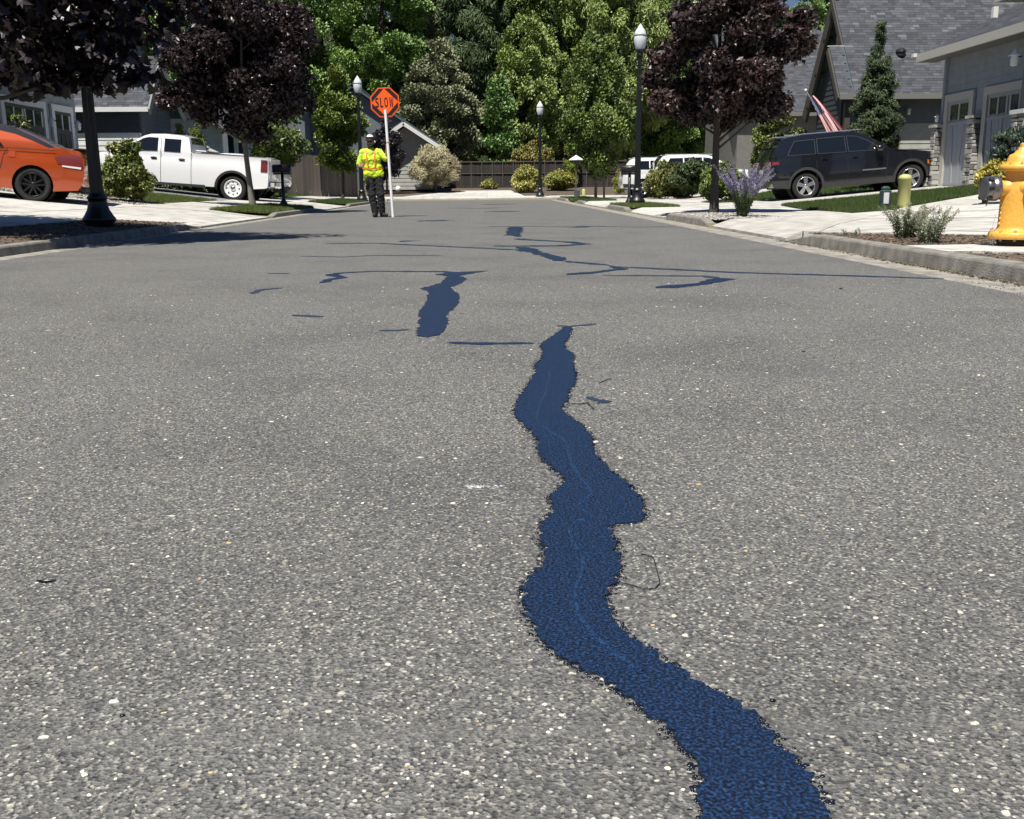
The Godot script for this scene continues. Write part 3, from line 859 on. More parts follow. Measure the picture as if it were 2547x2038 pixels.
	for l in loose:
		q = Mb.new(true)
		if l[3] == "dark_twig":
			q.tube([Vector3(-.016, .003, 0), Vector3(0, .0035, .004), Vector3(.016, .003, -.002)], [.0016, .0024, .0014], 6)
			tag(obj("twig", q, "sealant_bead"), "small dark twig on the asphalt at the left edge", "twig").position = Vector3(l[0], 0, l[1])
		else:
			q.lathe([Vector2(0, 0), Vector2(1, .3), Vector2(.8, .9), Vector2(0, 1.1)], 7)
			var o := obj("pebble", q, "sealant_bead")
			o.position = Vector3(l[0], 0, l[1])
			o.scale = Vector3(l[2], l[2] * .7, l[2] * .8) * .62
			tag(o, l[4], "pebble", "loose pebbles on the road")
	# a smear of white on the asphalt
	q = Mb.new()
	var nn := FastNoiseLite.new()
	nn.seed = 4; nn.frequency = 30.0
	for k in 70:
		var c := Vector3(-.025 + rng.randfn(0, .018), .0012, -2.125 + rng.randfn(0, .01))
		var s := rng.randf_range(.0008, .0024)
		q.quad(c + Vector3(-s * 2, 0, 0), c + Vector3(0, 0, -s), c + Vector3(s * 2, 0, 0), c + Vector3(0, 0, s))
	tag(obj("paint_fleck", q, "rock_white"), "small white scuff mark on the asphalt left of the sealant band", "scuff mark")

# ---------------------------------------------------------------- plants
# a lobed maple leaf, folded along its midrib; about one unit across
func maple_leaf() -> Mesh:
	if leaf_cache.has("maple"): return leaf_cache["maple"]
	var o := [Vector2(0, 0), Vector2(.22, -.06), Vector2(.5, .05), Vector2(.34, .2), Vector2(.56, .42), Vector2(.24, .4), Vector2(.2, .52), Vector2(0, .95)]
	var q := Mb.new()
	for s in [-1.0, 1.0]:
		var pts := []
		for p in o: pts.append(Vector3(p.x * s, -absf(p.x) * .28, p.y))
		for i in range(1, 7):
			q.tri(Vector3(0, 0.02, .3), pts[i], pts[i + 1])
		q.tri(Vector3(0, .02, .3), pts[0], pts[1])
	leaf_cache["maple"] = q.mesh()
	return leaf_cache["maple"]

# a spray of small leaves about one unit across
func spray(key: String, n: int, len: float, wide: float, seed_: int, lobed := false, droop := 0.0) -> Mesh:
	if leaf_cache.has(key): return leaf_cache[key]
	var r := RandomNumberGenerator.new()
	r.seed = seed_
	var q := Mb.new()
	for i in n:
		var d := Vector3(r.randfn(), r.randfn() * .8, r.randfn()).normalized()
		var c := d * pow(r.randf(), .5) * 0.5
		var b := Basis.from_euler(Vector3(r.randfn(0, .6), r.randf() * TAU, r.randfn(0, .6)))
		if droop > 0.0: b = Basis.looking_at((Vector3(d.x, -droop, d.z)).normalized(), Vector3(.3, 1, .1))
		var l := len * r.randf_range(.75, 1.25)
		var w := wide * l
		var a := c
		var f := b * Vector3(0, 0, -1)
		var x := b * Vector3(1, 0, 0)
		var y := b * Vector3(0, 1, 0)
		if lobed:
			var t := a + f * l
			var L := a + f * l * .45 + x * w - y * l * .12
			var R := a + f * l * .45 - x * w - y * l * .12
			var n1 := a + f * l * .62 + x * w * .35
			var n2 := a + f * l * .62 - x * w * .35
			q.tri(a, L, n1); q.tri(a, n1, t); q.tri(a, t, n2); q.tri(a, n2, R)
		else:
			q.tri(a, a + f * l * .45 + x * w - y * l * .1, a + f * l)
			q.tri(a, a + f * l, a + f * l * .45 - x * w - y * l * .1)
	leaf_cache[key] = q.mesh()
	return leaf_cache[key]

# tree: crown shape is a list of [height share 0..1, radius share]; lobes hold the leaves, so gaps stay between them
func plant(called: String, label: String, category: String, at: Vector3, opt: Dictionary, group := "") -> Node3D:
	var r := RandomNumberGenerator.new()
	r.seed = opt.seed
	var root := thing(called, label, category, at, 0.0, group)
	var h0: float = opt.low
	var h1: float = opt.high
	var R: float = opt.radius
	var shape: Array = opt.shape
	var prof := func(t: float) -> float:
		for i in shape.size() - 1:
			if t <= shape[i + 1][0]:
				return lerpf(shape[i][1], shape[i + 1][1], (t - shape[i][0]) / maxf(shape[i + 1][0] - shape[i][0], 1e-4))
		return shape[-1][1]
	var lobes := []
	var lr: float = opt.get("lobe", .3) * R
	var squash: float = opt.get("squash", .75)
	for i in int(opt.lobes):
		var t := r.randf()
		var lim: float = prof.call(t)
		if r.randf() > lim + .15: t = r.randf(); lim = prof.call(t)
		var a := r.randf() * TAU
		var d := maxf(lim * R - lr * .7, 0.0) * pow(r.randf(), opt.get("fill", .5))
		var s := lr * r.randf_range(.7, 1.3) * clampf(lim * 1.2, .45, 1.0)
		lobes.append([Vector3(cos(a) * d + opt.get("lean", 0.0) * t, lerpf(h0 + s * .5, h1 - s * .6, t), sin(a) * d * opt.get("depth", 1.0)), s])
	for e in opt.get("extra", []): lobes.append(e)
	# trunk and limbs
	var tr: float = opt.get("trunk", 0.0)
	if tr > 0.0:
		var top: float = lerpf(h0, h1, opt.get("trunk_to", .7))
		var q := Mb.new(true)
		var pts := []
		var rad := []
		var bend := Vector3(r.randfn(0, .01), 0, r.randfn(0, .01)) * top
		for i in 8:
			var t := i / 7.0
			pts.append(Vector3(0, -.12 + (top + .12) * t, 0) + bend * sin(t * PI) + Vector3(opt.get("lean", 0.0) * maxf(0, t - .3), 0, 0))
			rad.append(tr * (1.25 if i == 0 else 1.0) * (1.0 - .75 * t))
		q.tube(pts, rad, 9)
		obj("trunk", q, opt.get("bark", "bark"), root)
		var bq := Mb.new(true)
		var step := maxi(1, int(lobes.size() / opt.get("limbs", 14.0)))
		for i in range(0, lobes.size(), step):
			var c: Vector3 = lobes[i][0]
			var y0 := clampf(c.y - Vector2(c.x, c.z).length() * opt.get("rise", .8), h0 * .85, top * .97)
			var t := (y0 + .12) / (top + .12)
			var s := Vector3(0, y0, 0) + bend * sin(t * PI) + Vector3(opt.get("lean", 0.0) * maxf(0, t - .3), 0, 0)
			var m := s.lerp(c, .5) + Vector3(r.randfn(0, .08), -.06, r.randfn(0, .08)) * R * .4
			bq.tube([s, m, c], [tr * .34 * (1.1 - t * .6), tr * .2, tr * .08], 5, false)
		obj("limbs", bq, opt.get("bark", "bark"), root)
	# leaves
	var pl := []
	var cols := []
	var total := 0.0
	for l in lobes: total += l[1] * l[1]
	var n: int = opt.leaves
	var size: float = opt.size
	var base: Color = opt.color
	var base2: Color = opt.get("color2", base)
	for l in lobes:
		var k := int(n * l[1] * l[1] / total)
		var tint := r.randf()
		var tone := r.randf_range(.8, 1.2)
		for i in k:
			var d := Vector3(r.randfn(), r.randfn(), r.randfn()).normalized()
			var p: Vector3 = l[0] + Vector3(d.x, d.y * squash, d.z) * l[1] * (1.0 - .75 * pow(r.randf(), 2.2))
			if p.y < h0 * .9: p.y = h0 * .9 + r.randf() * .12 * R
			var nrm := (d * .7 + Vector3(r.randfn(0, .35), .75 + r.randfn(0, .3), r.randfn(0, .35))).normalized()
			var b := Basis.looking_at(Vector3(d.x, -opt.get("hang", .35), d.z + .01).normalized(), nrm)
			b = b.rotated(nrm, r.randfn(0, .8))
			var s := size * r.randf_range(.7, 1.35)
			pl.append(Transform3D(b.scaled(Vector3(s, s, s)), p))
			var c := base.lerp(base2, clampf(tint * .6 + r.randf() * .5, 0, 1)) * tone * r.randf_range(.75, 1.25)
			c.a = 1
			cols.append(c)
	copies(opt.get("leaf_name", "crown"), opt.mesh, opt.get("mat", "leaf_green"), pl, cols, root)
	return root

func stems(called: String, label: String, category: String, at: Vector3, h: float, spread: float, n: int, col: Color, tip: Color, tip_from: float, leaf: float, seed_: int) -> Node3D:
	var r := RandomNumberGenerator.new()
	r.seed = seed_
	var root := thing(called, label, category, at)
	var q := Mb.new(true)
	var pl := []
	var cols := []
	for i in n:
		var a := r.randf() * TAU
		var o := r.randf_range(.35, 1.0) * spread
		var hh := h * r.randf_range(.7, 1.05)
		var pts := []
		for k in 5:
			var t := k / 4.0
			pts.append(Vector3(cos(a) * (.05 + o * pow(t, 1.5)), hh * t * (1.0 - .12 * t), sin(a) * (.05 + o * pow(t, 1.5))) + Vector3(r.randfn(0, .012), 0, r.randfn(0, .012)))
		q.tube(pts, [.006, .005, .004, .003, .0015], 4, false)
		for k in int(60 * h / .8):
			var t := pow(r.randf(), .8)
			var j := mini(int(t * 4), 3)
			var p: Vector3 = pts[j].lerp(pts[j + 1], t * 4 - j)
			pl.append(Transform3D(Basis.from_euler(Vector3(r.randfn(.5, .5), r.randf() * TAU, r.randfn(0, .5))).scaled(Vector3.ONE * leaf * r.randf_range(.6, 1.2) * (1.1 - .5 * t)), p))
			var c := (tip if t > tip_from else col) * r.randf_range(.7, 1.3)
			c.a = 1
			cols.append(c)
	obj("stems", q, "bark_pale", root)
	copies("foliage", spray("sprig", 5, .55, .22, 31), "leaf_shrub", pl, cols, root)
	return root

func make_plants():
	var purple := Color(.021, .0125, .0135)
	var purple2 := Color(.046, .028, .027)
	var round_ := [[0.0, .55], [.2, .9], [.45, 1.0], [.7, .85], [.9, .5], [1.0, .2]]
	plant("purple_maple", "large dark purple maple overhanging the top left, in front of the big lamp post", "tree", Vector3(-6.75, land(-6.75, -12.9), -12.9), {"seed": 4, "low": 1.72, "high": 6.4, "radius": 3.25, "shape": [[0.0, .8], [.15, .95], [.45, 1.0], [.8, .7], [1.0, .25]], "depth": .55, "lobes": 72, "lobe": .25, "leaves": 21000, "size": .15, "color": purple * .55, "color2": purple * .8, "mesh": maple_leaf(), "mat": "leaf_purple", "trunk": .13, "trunk_to": .55, "limbs": 20.0, "fill": .42, "hang": .9,
		"extra": [[Vector3(2.0, 1.75, .5), .55], [Vector3(2.45, 1.75, .6), .45], [Vector3(1.6, 1.85, .9), .55], [Vector3(2.7, 1.7, .5), .3], [Vector3(2.2, 2.3, .8), .6], [Vector3(2.6, 2.3, .5), .5], [Vector3(1.5, 1.95, 1.5), .5], [Vector3(3.0, 2.55, .2), .42], [Vector3(.6, 2.0, 1.4), .55], [Vector3(2.0, 2.6, 1.2), .6], [Vector3(2.9, 3.1, .4), .6], [Vector3(1.2, 2.5, 1.8), .6], [Vector3(3.15, 3.5, .6), .5], [Vector3(3.3, 3.9, .3), .65]]})
	var pm := spray("purple", 7, .5, .42, 7, true)
	var left := plant("purple_maple", "round dark purple maple on the left kerb island beside the white pickup", "tree", Vector3(-6.3, land(-6.3, -27.6), -27.6), {"seed": 11, "low": 1.95, "high": 6.6, "radius": 2.1, "shape": round_, "lobes": 80, "lobe": .24, "leaves": 8500, "size": .23, "color": purple, "color2": purple2, "mesh": pm, "mat": "leaf_purple", "trunk": .085, "trunk_to": .6, "limbs": 18.0, "bark": "bark_pale", "extra": [[Vector3(-1.75, 2.9, .3), .45], [Vector3(-2.0, 2.7, .1), .3], [Vector3(.3, 2.0, 0), .35], [Vector3(.1, 1.75, .1), .22]]})
	plant("purple_maple", "big purple maple on the right verge behind the lavender", "tree", Vector3(4.55, land(4.55, -20.3), -20.3), {"seed": 23, "low": 1.25, "high": 5.9, "radius": 1.62, "shape": [[0.0, .55], [.15, .85], [.4, 1.0], [.65, .8], [.85, .6], [1.0, .3]], "lobes": 58, "lobe": .22, "leaves": 7600, "size": .19, "color": purple, "color2": Color(.07, .043, .038), "mesh": pm, "mat": "leaf_purple", "trunk": .09, "trunk_to": .6, "limbs": 18.0, "extra": [[Vector3(1.35, 3.2, .3), .4], [Vector3(1.5, 3.6, .2), .3]]})
	plant("purple_plum", "small dark purple tree behind the worker's pole", "tree", Vector3(-5.55, land(-5.55, -57), -57), {"seed": 31, "low": .7, "high": 4.1, "radius": 1.05, "shape": round_, "lobes": 36, "lobe": .3, "leaves": 2600, "size": .26, "color": Color(.03, .025, .03), "color2": Color(.055, .045, .055), "mesh": pm, "mat": "leaf_purple", "trunk": .07})
	# green street trees
	var gm := spray("green", 7, .5, .38, 3, true)
	plant("young_maple", "bright green young tree on the left verge just left of the worker", "tree", Vector3(-6.3, land(-6.3, -44.6), -44.6), {"seed": 41, "low": 1.15, "high": 6.0, "radius": 1.3, "shape": [[0.0, .6], [.15, .95], [.4, 1.0], [.65, .75], [.85, .4], [1.0, .08]], "lobes": 60, "lobe": .26, "leaves": 5200, "size": .24, "color": Color(.075, .125, .016), "color2": Color(.15, .19, .025), "mesh": gm, "trunk": .075,  "bark": "bark"})
	plant("young_maple", "small green tree behind the mailbox and the pickup's tailgate", "tree", Vector3(-8.1, land(-8.1, -40.2), -40.2), {"seed": 43, "low": 1.3, "high": 3.6, "radius": 1.3, "shape": round_, "lobes": 40, "lobe": .26, "leaves": 3200, "size": .23, "color": Color(.06, .11, .02), "color2": Color(.13, .16, .03), "mesh": gm, "trunk": .05})
	plant("columnar_hornbeam", "tall leafy column tree on twin stems on the right verge", "tree", Vector3(4.9, land(4.9, -45.9), -45.9), {"seed": 47, "low": 1.0, "high": 7.6, "radius": 1.62, "shape": [[0.0, .5], [.15, .9], [.45, 1.0], [.7, .8], [.9, .5], [1.0, .2]], "lobes": 80, "lobe": .2, "squash": 1.5, "leaves": 6400, "size": .26, "color": Color(.07, .12, .025), "color2": Color(.16, .21, .04), "mesh": gm, "trunk": .06, "trunk_to": .8, "bark": "bark_pale", "hang": .9})
	var q := Mb.new(true)
	q.tube([Vector3(.37, -.1, .1), Vector3(.36, 1.0, .1), Vector3(.25, 2.4, 0)], [.05, .045, .03], 8)
	obj("trunk", q, "bark_pale", get_node("columnar_hornbeam"))
	# conifer and arborvitae
	var fr := spray("frond", 9, .55, .16, 13)
	plant("cone_conifer", "pointed conical conifer behind the dark car, before the big shingled roof", "tree", Vector3(12.35, land(12.35, -32.6), -32.6), {"seed": 51, "low": .2, "high": 5.05, "radius": .98, "shape": [[0.0, .9], [.12, 1.0], [.35, .84], [.6, .62], [.85, .34], [1.0, .08]], "lobes": 230, "lobe": .2, "leaves": 13000, "size": .15, "color": Color(.032, .060, .02), "color2": Color(.075, .10, .035), "mesh": fr, "mat": "leaf_needle", "trunk": .06, "trunk_to": .8, "squash": 1.1, "fill": .35})
	plant("arborvitae", "slim bright green arborvitae left of its taller twin behind the pickup cab", "shrub", Vector3(-12.25, .62, -41.6), {"seed": 53, "low": .05, "high": 2.75, "radius": .36, "shape": [[0.0, .9], [.3, 1.0], [.7, .75], [1.0, .15]], "lobes": 40, "lobe": .45, "leaves": 1200, "size": .17, "color": Color(.09, .13, .012), "color2": Color(.15, .19, .02), "mesh": fr, "mat": "leaf_needle", "squash": 1.3}, "arborvitae by the left houses")
	plant("arborvitae", "taller arborvitae behind the rear of the pickup cab", "shrub", Vector3(-11.5, .6, -41.5), {"seed": 54, "low": .05, "high": 3.15, "radius": .42, "shape": [[0.0, .9], [.3, 1.0], [.7, .75], [1.0, .15]], "lobes": 40, "lobe": .45, "leaves": 1500, "size": .17, "color": Color(.085, .12, .012), "color2": Color(.14, .18, .02), "mesh": fr, "mat": "leaf_needle", "squash": 1.3}, "arborvitae by the left houses")
	plant("arborvitae", "round topped bright arborvitae at the far fence, right of the far lamp", "shrub", Vector3(5.25, .66, -63), {"seed": 55, "low": .05, "high": 3.0, "radius": .42, "shape": [[0.0, .9], [.5, 1.0], [.85, .8], [1.0, .3]], "lobes": 36, "lobe": .45, "leaves": 1300, "size": .2, "color": Color(.12, .16, .012), "color2": Color(.18, .22, .02), "mesh": fr, "mat": "leaf_needle", "squash": 1.3}, "arborvitae at the far fence")
	plant("arborvitae", "small arborvitae with yellow foot left of the far white cars", "shrub", Vector3(7.1, .3, -54.5), {"seed": 56, "low": .02, "high": 1.25, "radius": .36, "shape": [[0.0, .8], [.4, 1.0], [1.0, .3]], "lobes": 26, "lobe": .5, "leaves": 900, "size": .17, "color": Color(.13, .16, .012), "color2": Color(.24, .22, .03), "mesh": fr, "mat": "leaf_needle"}, "arborvitae at the far fence")
	# bushes
	var bm := spray("bush", 8, .5, .34, 17, true)
	var ball := [[0.0, .75], [.3, 1.0], [.65, .9], [1.0, .45]]
	plant("red_tip_bush", "leafy green bush with reddish shoots beside the white pickup's door", "bush", Vector3(-8.75, land(-8.75, -25.1), -25.1), {"seed": 61, "low": .05, "high": 1.22, "radius": .64, "shape": [[0.0, .85], [.4, 1.0], [.75, .8], [1.0, .35]], "lobes": 46, "lobe": .3, "leaves": 3000, "size": .17, "color": Color(.075, .115, .02), "color2": Color(.16, .17, .035), "mesh": bm, "mat": "leaf_shrub", "extra": [[Vector3(-.2, 1.25, 0), .16], [Vector3(.12, 1.32, .1), .13], [Vector3(.28, 1.24, 0), .12]]})
	plant("yellow_bush", "large yellow green bush left of the far lamp post", "bush", Vector3(2.2, land(2.2, -57.6), -57.6), {"seed": 62, "low": .05, "high": 1.45, "radius": .95, "shape": ball, "lobes": 40, "lobe": .3, "leaves": 2600, "size": .22, "color": Color(.16, .17, .025), "color2": Color(.46, .42, .12), "mesh": bm, "mat": "leaf_shrub"}, "yellow green bushes at the far corner")
	plant("yellow_bush", "lower yellow green bush right of the far lamp post", "bush", Vector3(4.25, land(4.25, -59.5), -59.5), {"seed": 63, "low": .05, "high": 1.15, "radius": 1.05, "shape": ball, "lobes": 40, "lobe": .28, "leaves": 2600, "size": .22, "color": Color(.11, .14, .02), "color2": Color(.33, .30, .06), "mesh": bm, "mat": "leaf_shrub"}, "yellow green bushes at the far corner")
	plant("yellow_bush", "dark green bush with yellow leaf tips before the far white cars", "bush", Vector3(7.45, land(7.45, -42.2), -42.2), {"seed": 64, "low": .05, "high": 1.5, "radius": 1.1, "shape": ball, "lobes": 50, "lobe": .26, "leaves": 3200, "size": .19, "color": Color(.03, .05, .012), "color2": Color(.16, .16, .03), "mesh": bm, "mat": "leaf_shrub"})
	plant("hedge_bush", "clipped dark hedge bush under the right purple maple", "bush", Vector3(8.15, land(8.15, -40.2), -40.2), {"seed": 65, "low": .05, "high": 1.55, "radius": 1.1, "shape": ball, "lobes": 40, "lobe": .28, "leaves": 2600, "size": .19, "color": Color(.03, .05, .015), "color2": Color(.06, .09, .02), "mesh": bm, "mat": "leaf_shrub"})
	plant("hedge_bush", "bright green bush behind the lavender under the maple", "bush", Vector3(7.7, land(7.7, -33.2), -33.2), {"seed": 165, "low": .05, "high": 1.25, "radius": .8, "shape": ball, "lobes": 40, "lobe": .28, "leaves": 2200, "size": .16, "color": Color(.07, .11, .015), "color2": Color(.12, .16, .02), "mesh": bm, "mat": "leaf_shrub"})
	plant("cream_bush", "feathery cream coloured bush in front of the far white gabled house", "bush", Vector3(-2.95, land(-2.95, -58.3), -58.3), {"seed": 66, "low": .45, "high": 2.55, "radius": 1.5, "shape": [[0.0, .6], [.35, 1.0], [.7, .85], [1.0, .5]], "lobes": 70, "lobe": .22, "leaves": 5200, "size": .27, "color": Color(.32, .29, .16), "color2": Color(.52, .47, .30), "mesh": spray("feather", 10, .6, .1, 19), "mat": "leaf_shrub", "trunk": .06})
	plant("red_orange_shrub", "arching orange green shrub above the far dark fence", "bush", Vector3(2.9, land(2.9, -64.8), -65.2), {"seed": 67, "low": .6, "high": 2.75, "radius": 1.5, "shape": ball, "lobes": 40, "lobe": .25, "leaves": 2400, "size": .25, "color": Color(.09, .12, .025), "color2": Color(.22, .17, .035), "mesh": bm, "mat": "leaf_shrub"})
	plant("garden_bush", "green garden bush behind the worker's legs", "bush", Vector3(-6.6, land(-6.6, -60), -60), {"seed": 68, "low": .05, "high": 1.0, "radius": .75, "shape": ball, "lobes": 30, "lobe": .3, "leaves": 1500, "size": .2, "color": Color(.06, .09, .02), "color2": Color(.16, .17, .04), "mesh": bm, "mat": "leaf_shrub"}, "garden bushes behind the worker")
	var pink := plant("garden_bush", "garden bush with pink flowers right of the sign pole", "bush", Vector3(-5.1, land(-5.1, -60.6), -60.6), {"seed": 69, "low": .05, "high": .95, "radius": .65, "shape": ball, "lobes": 30, "lobe": .3, "leaves": 1500, "size": .2, "color": Color(.05, .08, .02), "color2": Color(.12, .14, .04), "mesh": bm, "mat": "leaf_shrub"}, "garden bushes behind the worker")
	var rr := RandomNumberGenerator.new()
	rr.seed = 70
	var pl := []
	for i in 60: pl.append(Transform3D(Basis.from_euler(Vector3(rr.randf(), rr.randf() * 6, 0)).scaled(Vector3.ONE * .16), Vector3(rr.randfn(.1, .3), rr.randf_range(.2, .6), .55 + rr.randf() * .15)))
	copies("flowers", bm, "leaf_shrub", pl, [Color(.55, .12, .16), Color(.6, .25, .27)], pink)
	plant("garden_bush", "low yellow green plant at the foot of the far fence", "bush", Vector3(.15, land(.15, -62), -62), {"seed": 71, "low": .02, "high": .55, "radius": .5, "shape": ball, "lobes": 20, "lobe": .3, "leaves": 700, "size": .2, "color": Color(.12, .13, .03), "color2": Color(.3, .28, .07), "mesh": bm, "mat": "leaf_shrub"})
	plant("ivy_hedge", "low dark ivy hedge on the ground behind the white pickup", "hedge", Vector3(-10.1, land(-10.1, -36.8), -36.8), {"seed": 72, "low": .03, "high": .62, "radius": 2.9, "depth": .18, "shape": [[0.0, 1.0], [1.0, .9]], "lobes": 80, "lobe": .09, "leaves": 3600, "size": .18, "color": Color(.03, .05, .018), "color2": Color(.07, .10, .04), "mesh": bm, "mat": "leaf_shrub", "fill": .9})
	plant("yard_tree", "green leafy shrub between the maple and the dark gable on the right", "bush", Vector3(12.3, land(12.3, -43.5), -43.5), {"seed": 73, "low": .3, "high": 3.2, "radius": 1.3, "shape": ball, "lobes": 40, "lobe": .28, "leaves": 3000, "size": .24, "color": Color(.06, .09, .015), "color2": Color(.14, .17, .025), "mesh": bm, "mat": "leaf_shrub"})
	plant("porch_shrub", "dark green shrub in front of the stone porch column behind the hydrant", "bush", Vector3(10.4, land(10.4, -19.9), -19.9), {"seed": 74, "low": .1, "high": 1.45, "radius": .62, "shape": ball, "lobes": 30, "lobe": .3, "leaves": 1800, "size": .14, "color": Color(.02, .04, .03), "color2": Color(.05, .075, .04), "mesh": fr, "mat": "leaf_shrub"})
	plant("porch_shrub", "small yellow shrub beside the hydrant's cap", "bush", Vector3(9.35, land(9.35, -18.6), -18.6), {"seed": 75, "low": .1, "high": .82, "radius": .36, "shape": ball, "lobes": 20, "lobe": .35, "leaves": 700, "size": .12, "color": Color(.16, .16, .02), "color2": Color(.42, .34, .05), "mesh": bm, "mat": "leaf_shrub"})
	plant("garage_window_plant", "leafy plant standing before the left garage window", "bush", Vector3(-11.4, land(-11.4, -25.6), -25.6), {"seed": 76, "low": .1, "high": 1.75, "radius": .45, "shape": ball, "lobes": 26, "lobe": .3, "leaves": 1000, "size": .15, "color": Color(.07, .1, .02), "color2": Color(.15, .18, .04), "mesh": bm, "mat": "leaf_shrub"})
	# perennials by the kerb
	stems("lavender", "tall purple flowering sage fanning out by the right driveway", "flowering plant", Vector3(4.43, .1, -17.55), 1.0, .5, 56, Color(.14, .20, .07), Color(.21, .19, .30), .52, .055, 81)
	stems("sage_shrub", "sparse grey green shrub in the right kerb bed, left one", "shrub", Vector3(4.28, .1, -10.25), .40, .30, 26, Color(.14, .17, .07), Color(.20, .22, .12), .6, .05, 82)
	stems("sage_shrub", "sparse grey green shrub in the right kerb bed, nearer the hydrant", "shrub", Vector3(4.12, .1, -9.35), .37, .22, 22, Color(.15, .18, .10), Color(.22, .24, .15), .6, .048, 83)
	stems("weed", "tiny green weed at the left end of the right kerb bed", "weed", Vector3(3.86, .1, -10.6), .11, .06, 7, Color(.1, .13, .04), Color(.12, .15, .05), .6, .03, 84)

func make_forest():
	var gm := spray("green", 7, .5, .38, 3, true)
	var wm := spray("willow", 9, .55, .2, 23, false, .8)
	var nm := spray("needle", 10, .6, .13, 29, false, .7)
	var dec := [[0.0, .6], [.2, .9], [.5, 1.0], [.8, .75], [1.0, .3]]
	var con := [[0.0, 1.0], [.2, .95], [.5, .66], [.8, .3], [1.0, .04]]
	# x, z, height, radius, low, kind, seed, label
	var list := [
		[-12.2, -80, 19, 4.6, 2, 0, 201, "broad mid green tree rising behind the left purple maple"],
		[-7.4, -77, 21, 3.9, 2, 0, 202, "bright green broadleaf tree above the lamp behind the young tree"],
		[-4.6, -79, 16, 3.2, 1.5, 1, 203, "tall grey olive tree left of the dark conifers"],
		[-3.2, -70, 9.5, 2.9, .5, 1, 204, "lower grey olive tree above the far white gable"],
		[-1.2, -78, 26, 4.0, 1, 2, 205, "tall dark conifer in the middle with hanging branches"],
		[1.2, -83, 24, 3.6, 1, 2, 206, "dark conifer behind and right of the middle conifer"],
		[-7, -96, 30, 5.0, 4, 2, 207, "far dark conifer top between the green and olive trees"],
		[.9, -68.5, 7.0, 1.25, .5, 3, 208, "ivy clad column of leaves behind the far fence"],
		[5.6, -80, 22, 4.6, 2.5, 4, 209, "light green weeping broadleaf tree right of the conifers"],
		[9.8, -77, 20, 4.8, 2.5, 4, 210, "light green weeping broadleaf behind the right lamp head"],
		[3.0, -74, 12, 2.6, 1.5, 4, 211, "lower light green tree above the far lamp post"],
		[15.0, -82, 16, 4.6, 1, 0, 212, "green broadleaf tree behind the right purple maple"],
		[21.2, -86, 12.8, 4.0, 1, 0, 213, "bright green tree above the grey far roof on the right"],
		[27.5, -88, 16.0, 4.6, 1, 0, 214, "green tree left of the steep dark gable"],
		[24.6, -104, 22, 2.9, 2, 2, 215, "narrow conifer below the patch of blue sky"],
		[29.5, -110, 25, 3.8, 2, 2, 216, "conifer right of the patch of blue sky"],
		[19.5, -108, 27, 3.7, 2, 2, 217, "conifer left of the patch of blue sky"],
		[-22, -78, 18, 5.5, 2, 0, 218, "green tree behind the left houses"],
		[-29, -70, 18, 5.5, 2, 0, 219, "green tree far left behind the shingled roofs"],
		[35, -80, 18, 5, 2, 0, 220, "green tree behind the big shingled roof"],
		[-12, -100, 30, 5, 3, 2, 221, "far conifer behind the broad green trees"],
		[6, -100, 29, 5, 3, 2, 222, "far conifer behind the weeping trees"],
		[12.5, -98, 27, 4.6, 3, 2, 223, "far conifer behind the right lamp head"]]
	for t in list:
		var o := {}
		match t[5]:
			0: o = {"shape": dec, "lobes": 170, "lobe": .17, "fill": .4, "leaves": 16000, "size": .42, "color": Color(0.095, 0.179, 0.041), "color2": Color(0.189, 0.293, 0.066), "mesh": gm, "trunk": .3, "limbs": 16.0}
			1: o = {"shape": dec, "lobes": 150, "lobe": .17, "fill": .4, "leaves": 14000, "size": .36, "color": Color(0.106, 0.128, 0.059), "color2": Color(0.205, 0.213, 0.111), "mesh": gm, "trunk": .25}
			2: o = {"shape": con, "lobes": 150, "lobe": .24, "leaves": 12500, "size": .52, "color": Color(0.046, 0.081, 0.032), "color2": Color(0.107, 0.152, 0.053), "mesh": nm, "mat": "leaf_needle", "trunk": .3, "trunk_to": .95, "hang": 1.2, "limbs": 30.0, "rise": .1}
			3: o = {"shape": [[0.0, 1.0], [.6, .9], [1.0, .5]], "lobes": 50, "lobe": .4, "leaves": 3600, "size": .36, "color": Color(0.086, 0.171, 0.043), "color2": Color(0.171, 0.273, 0.077), "mesh": gm, "trunk": .15}
			4: o = {"shape": dec, "lobes": 180, "lobe": .15, "squash": 1.2, "fill": .4, "leaves": 16000, "size": .38, "color": Color(0.148, 0.208, 0.048), "color2": Color(0.260, 0.321, 0.087), "mesh": gm if t[6] % 2 else wm, "trunk": .3, "hang": .6, "limbs": 18.0}
		o.seed = t[6]; o.low = t[4]; o.high = t[2]; o.radius = t[3]
		plant(["broadleaf_tree", "olive_tree", "conifer", "ivy_column", "weeping_tree"][t[5]], t[7], "tree", Vector3(t[0], land(t[0], t[1]) - .1, t[1]), o, "trees beyond the houses")
	# the wood that closes the view between and behind them
	var r := RandomNumberGenerator.new()
	r.seed = 300
	var pl := []
	var cols := []
	for i in 15000:
		var x := r.randf_range(-60, 62)
		var top := 13.0 + 5.0 * sin(x * .21) + 3.0 * sin(x * .53 + 1.0)
		if x > 21 and x < 33: top = 9.5
		var y := r.randf_range(.5, top)
		pl.append(Transform3D(Basis.from_euler(Vector3(r.randfn(0, .5), r.randf() * TAU, r.randfn(0, .5))).scaled(Vector3.ONE * r.randf_range(1.2, 2.2)), Vector3(x, y, -112 - 8 * sin(x * .35) + r.randfn(0, 3))))
		cols.append(Color(0.054, 0.093, 0.031) * r.randf_range(.6, 1.5))
	tag(copies("distant_wood", gm, "leaf_green", pl, cols), "dark green wood closing the view behind the trees", "wood")

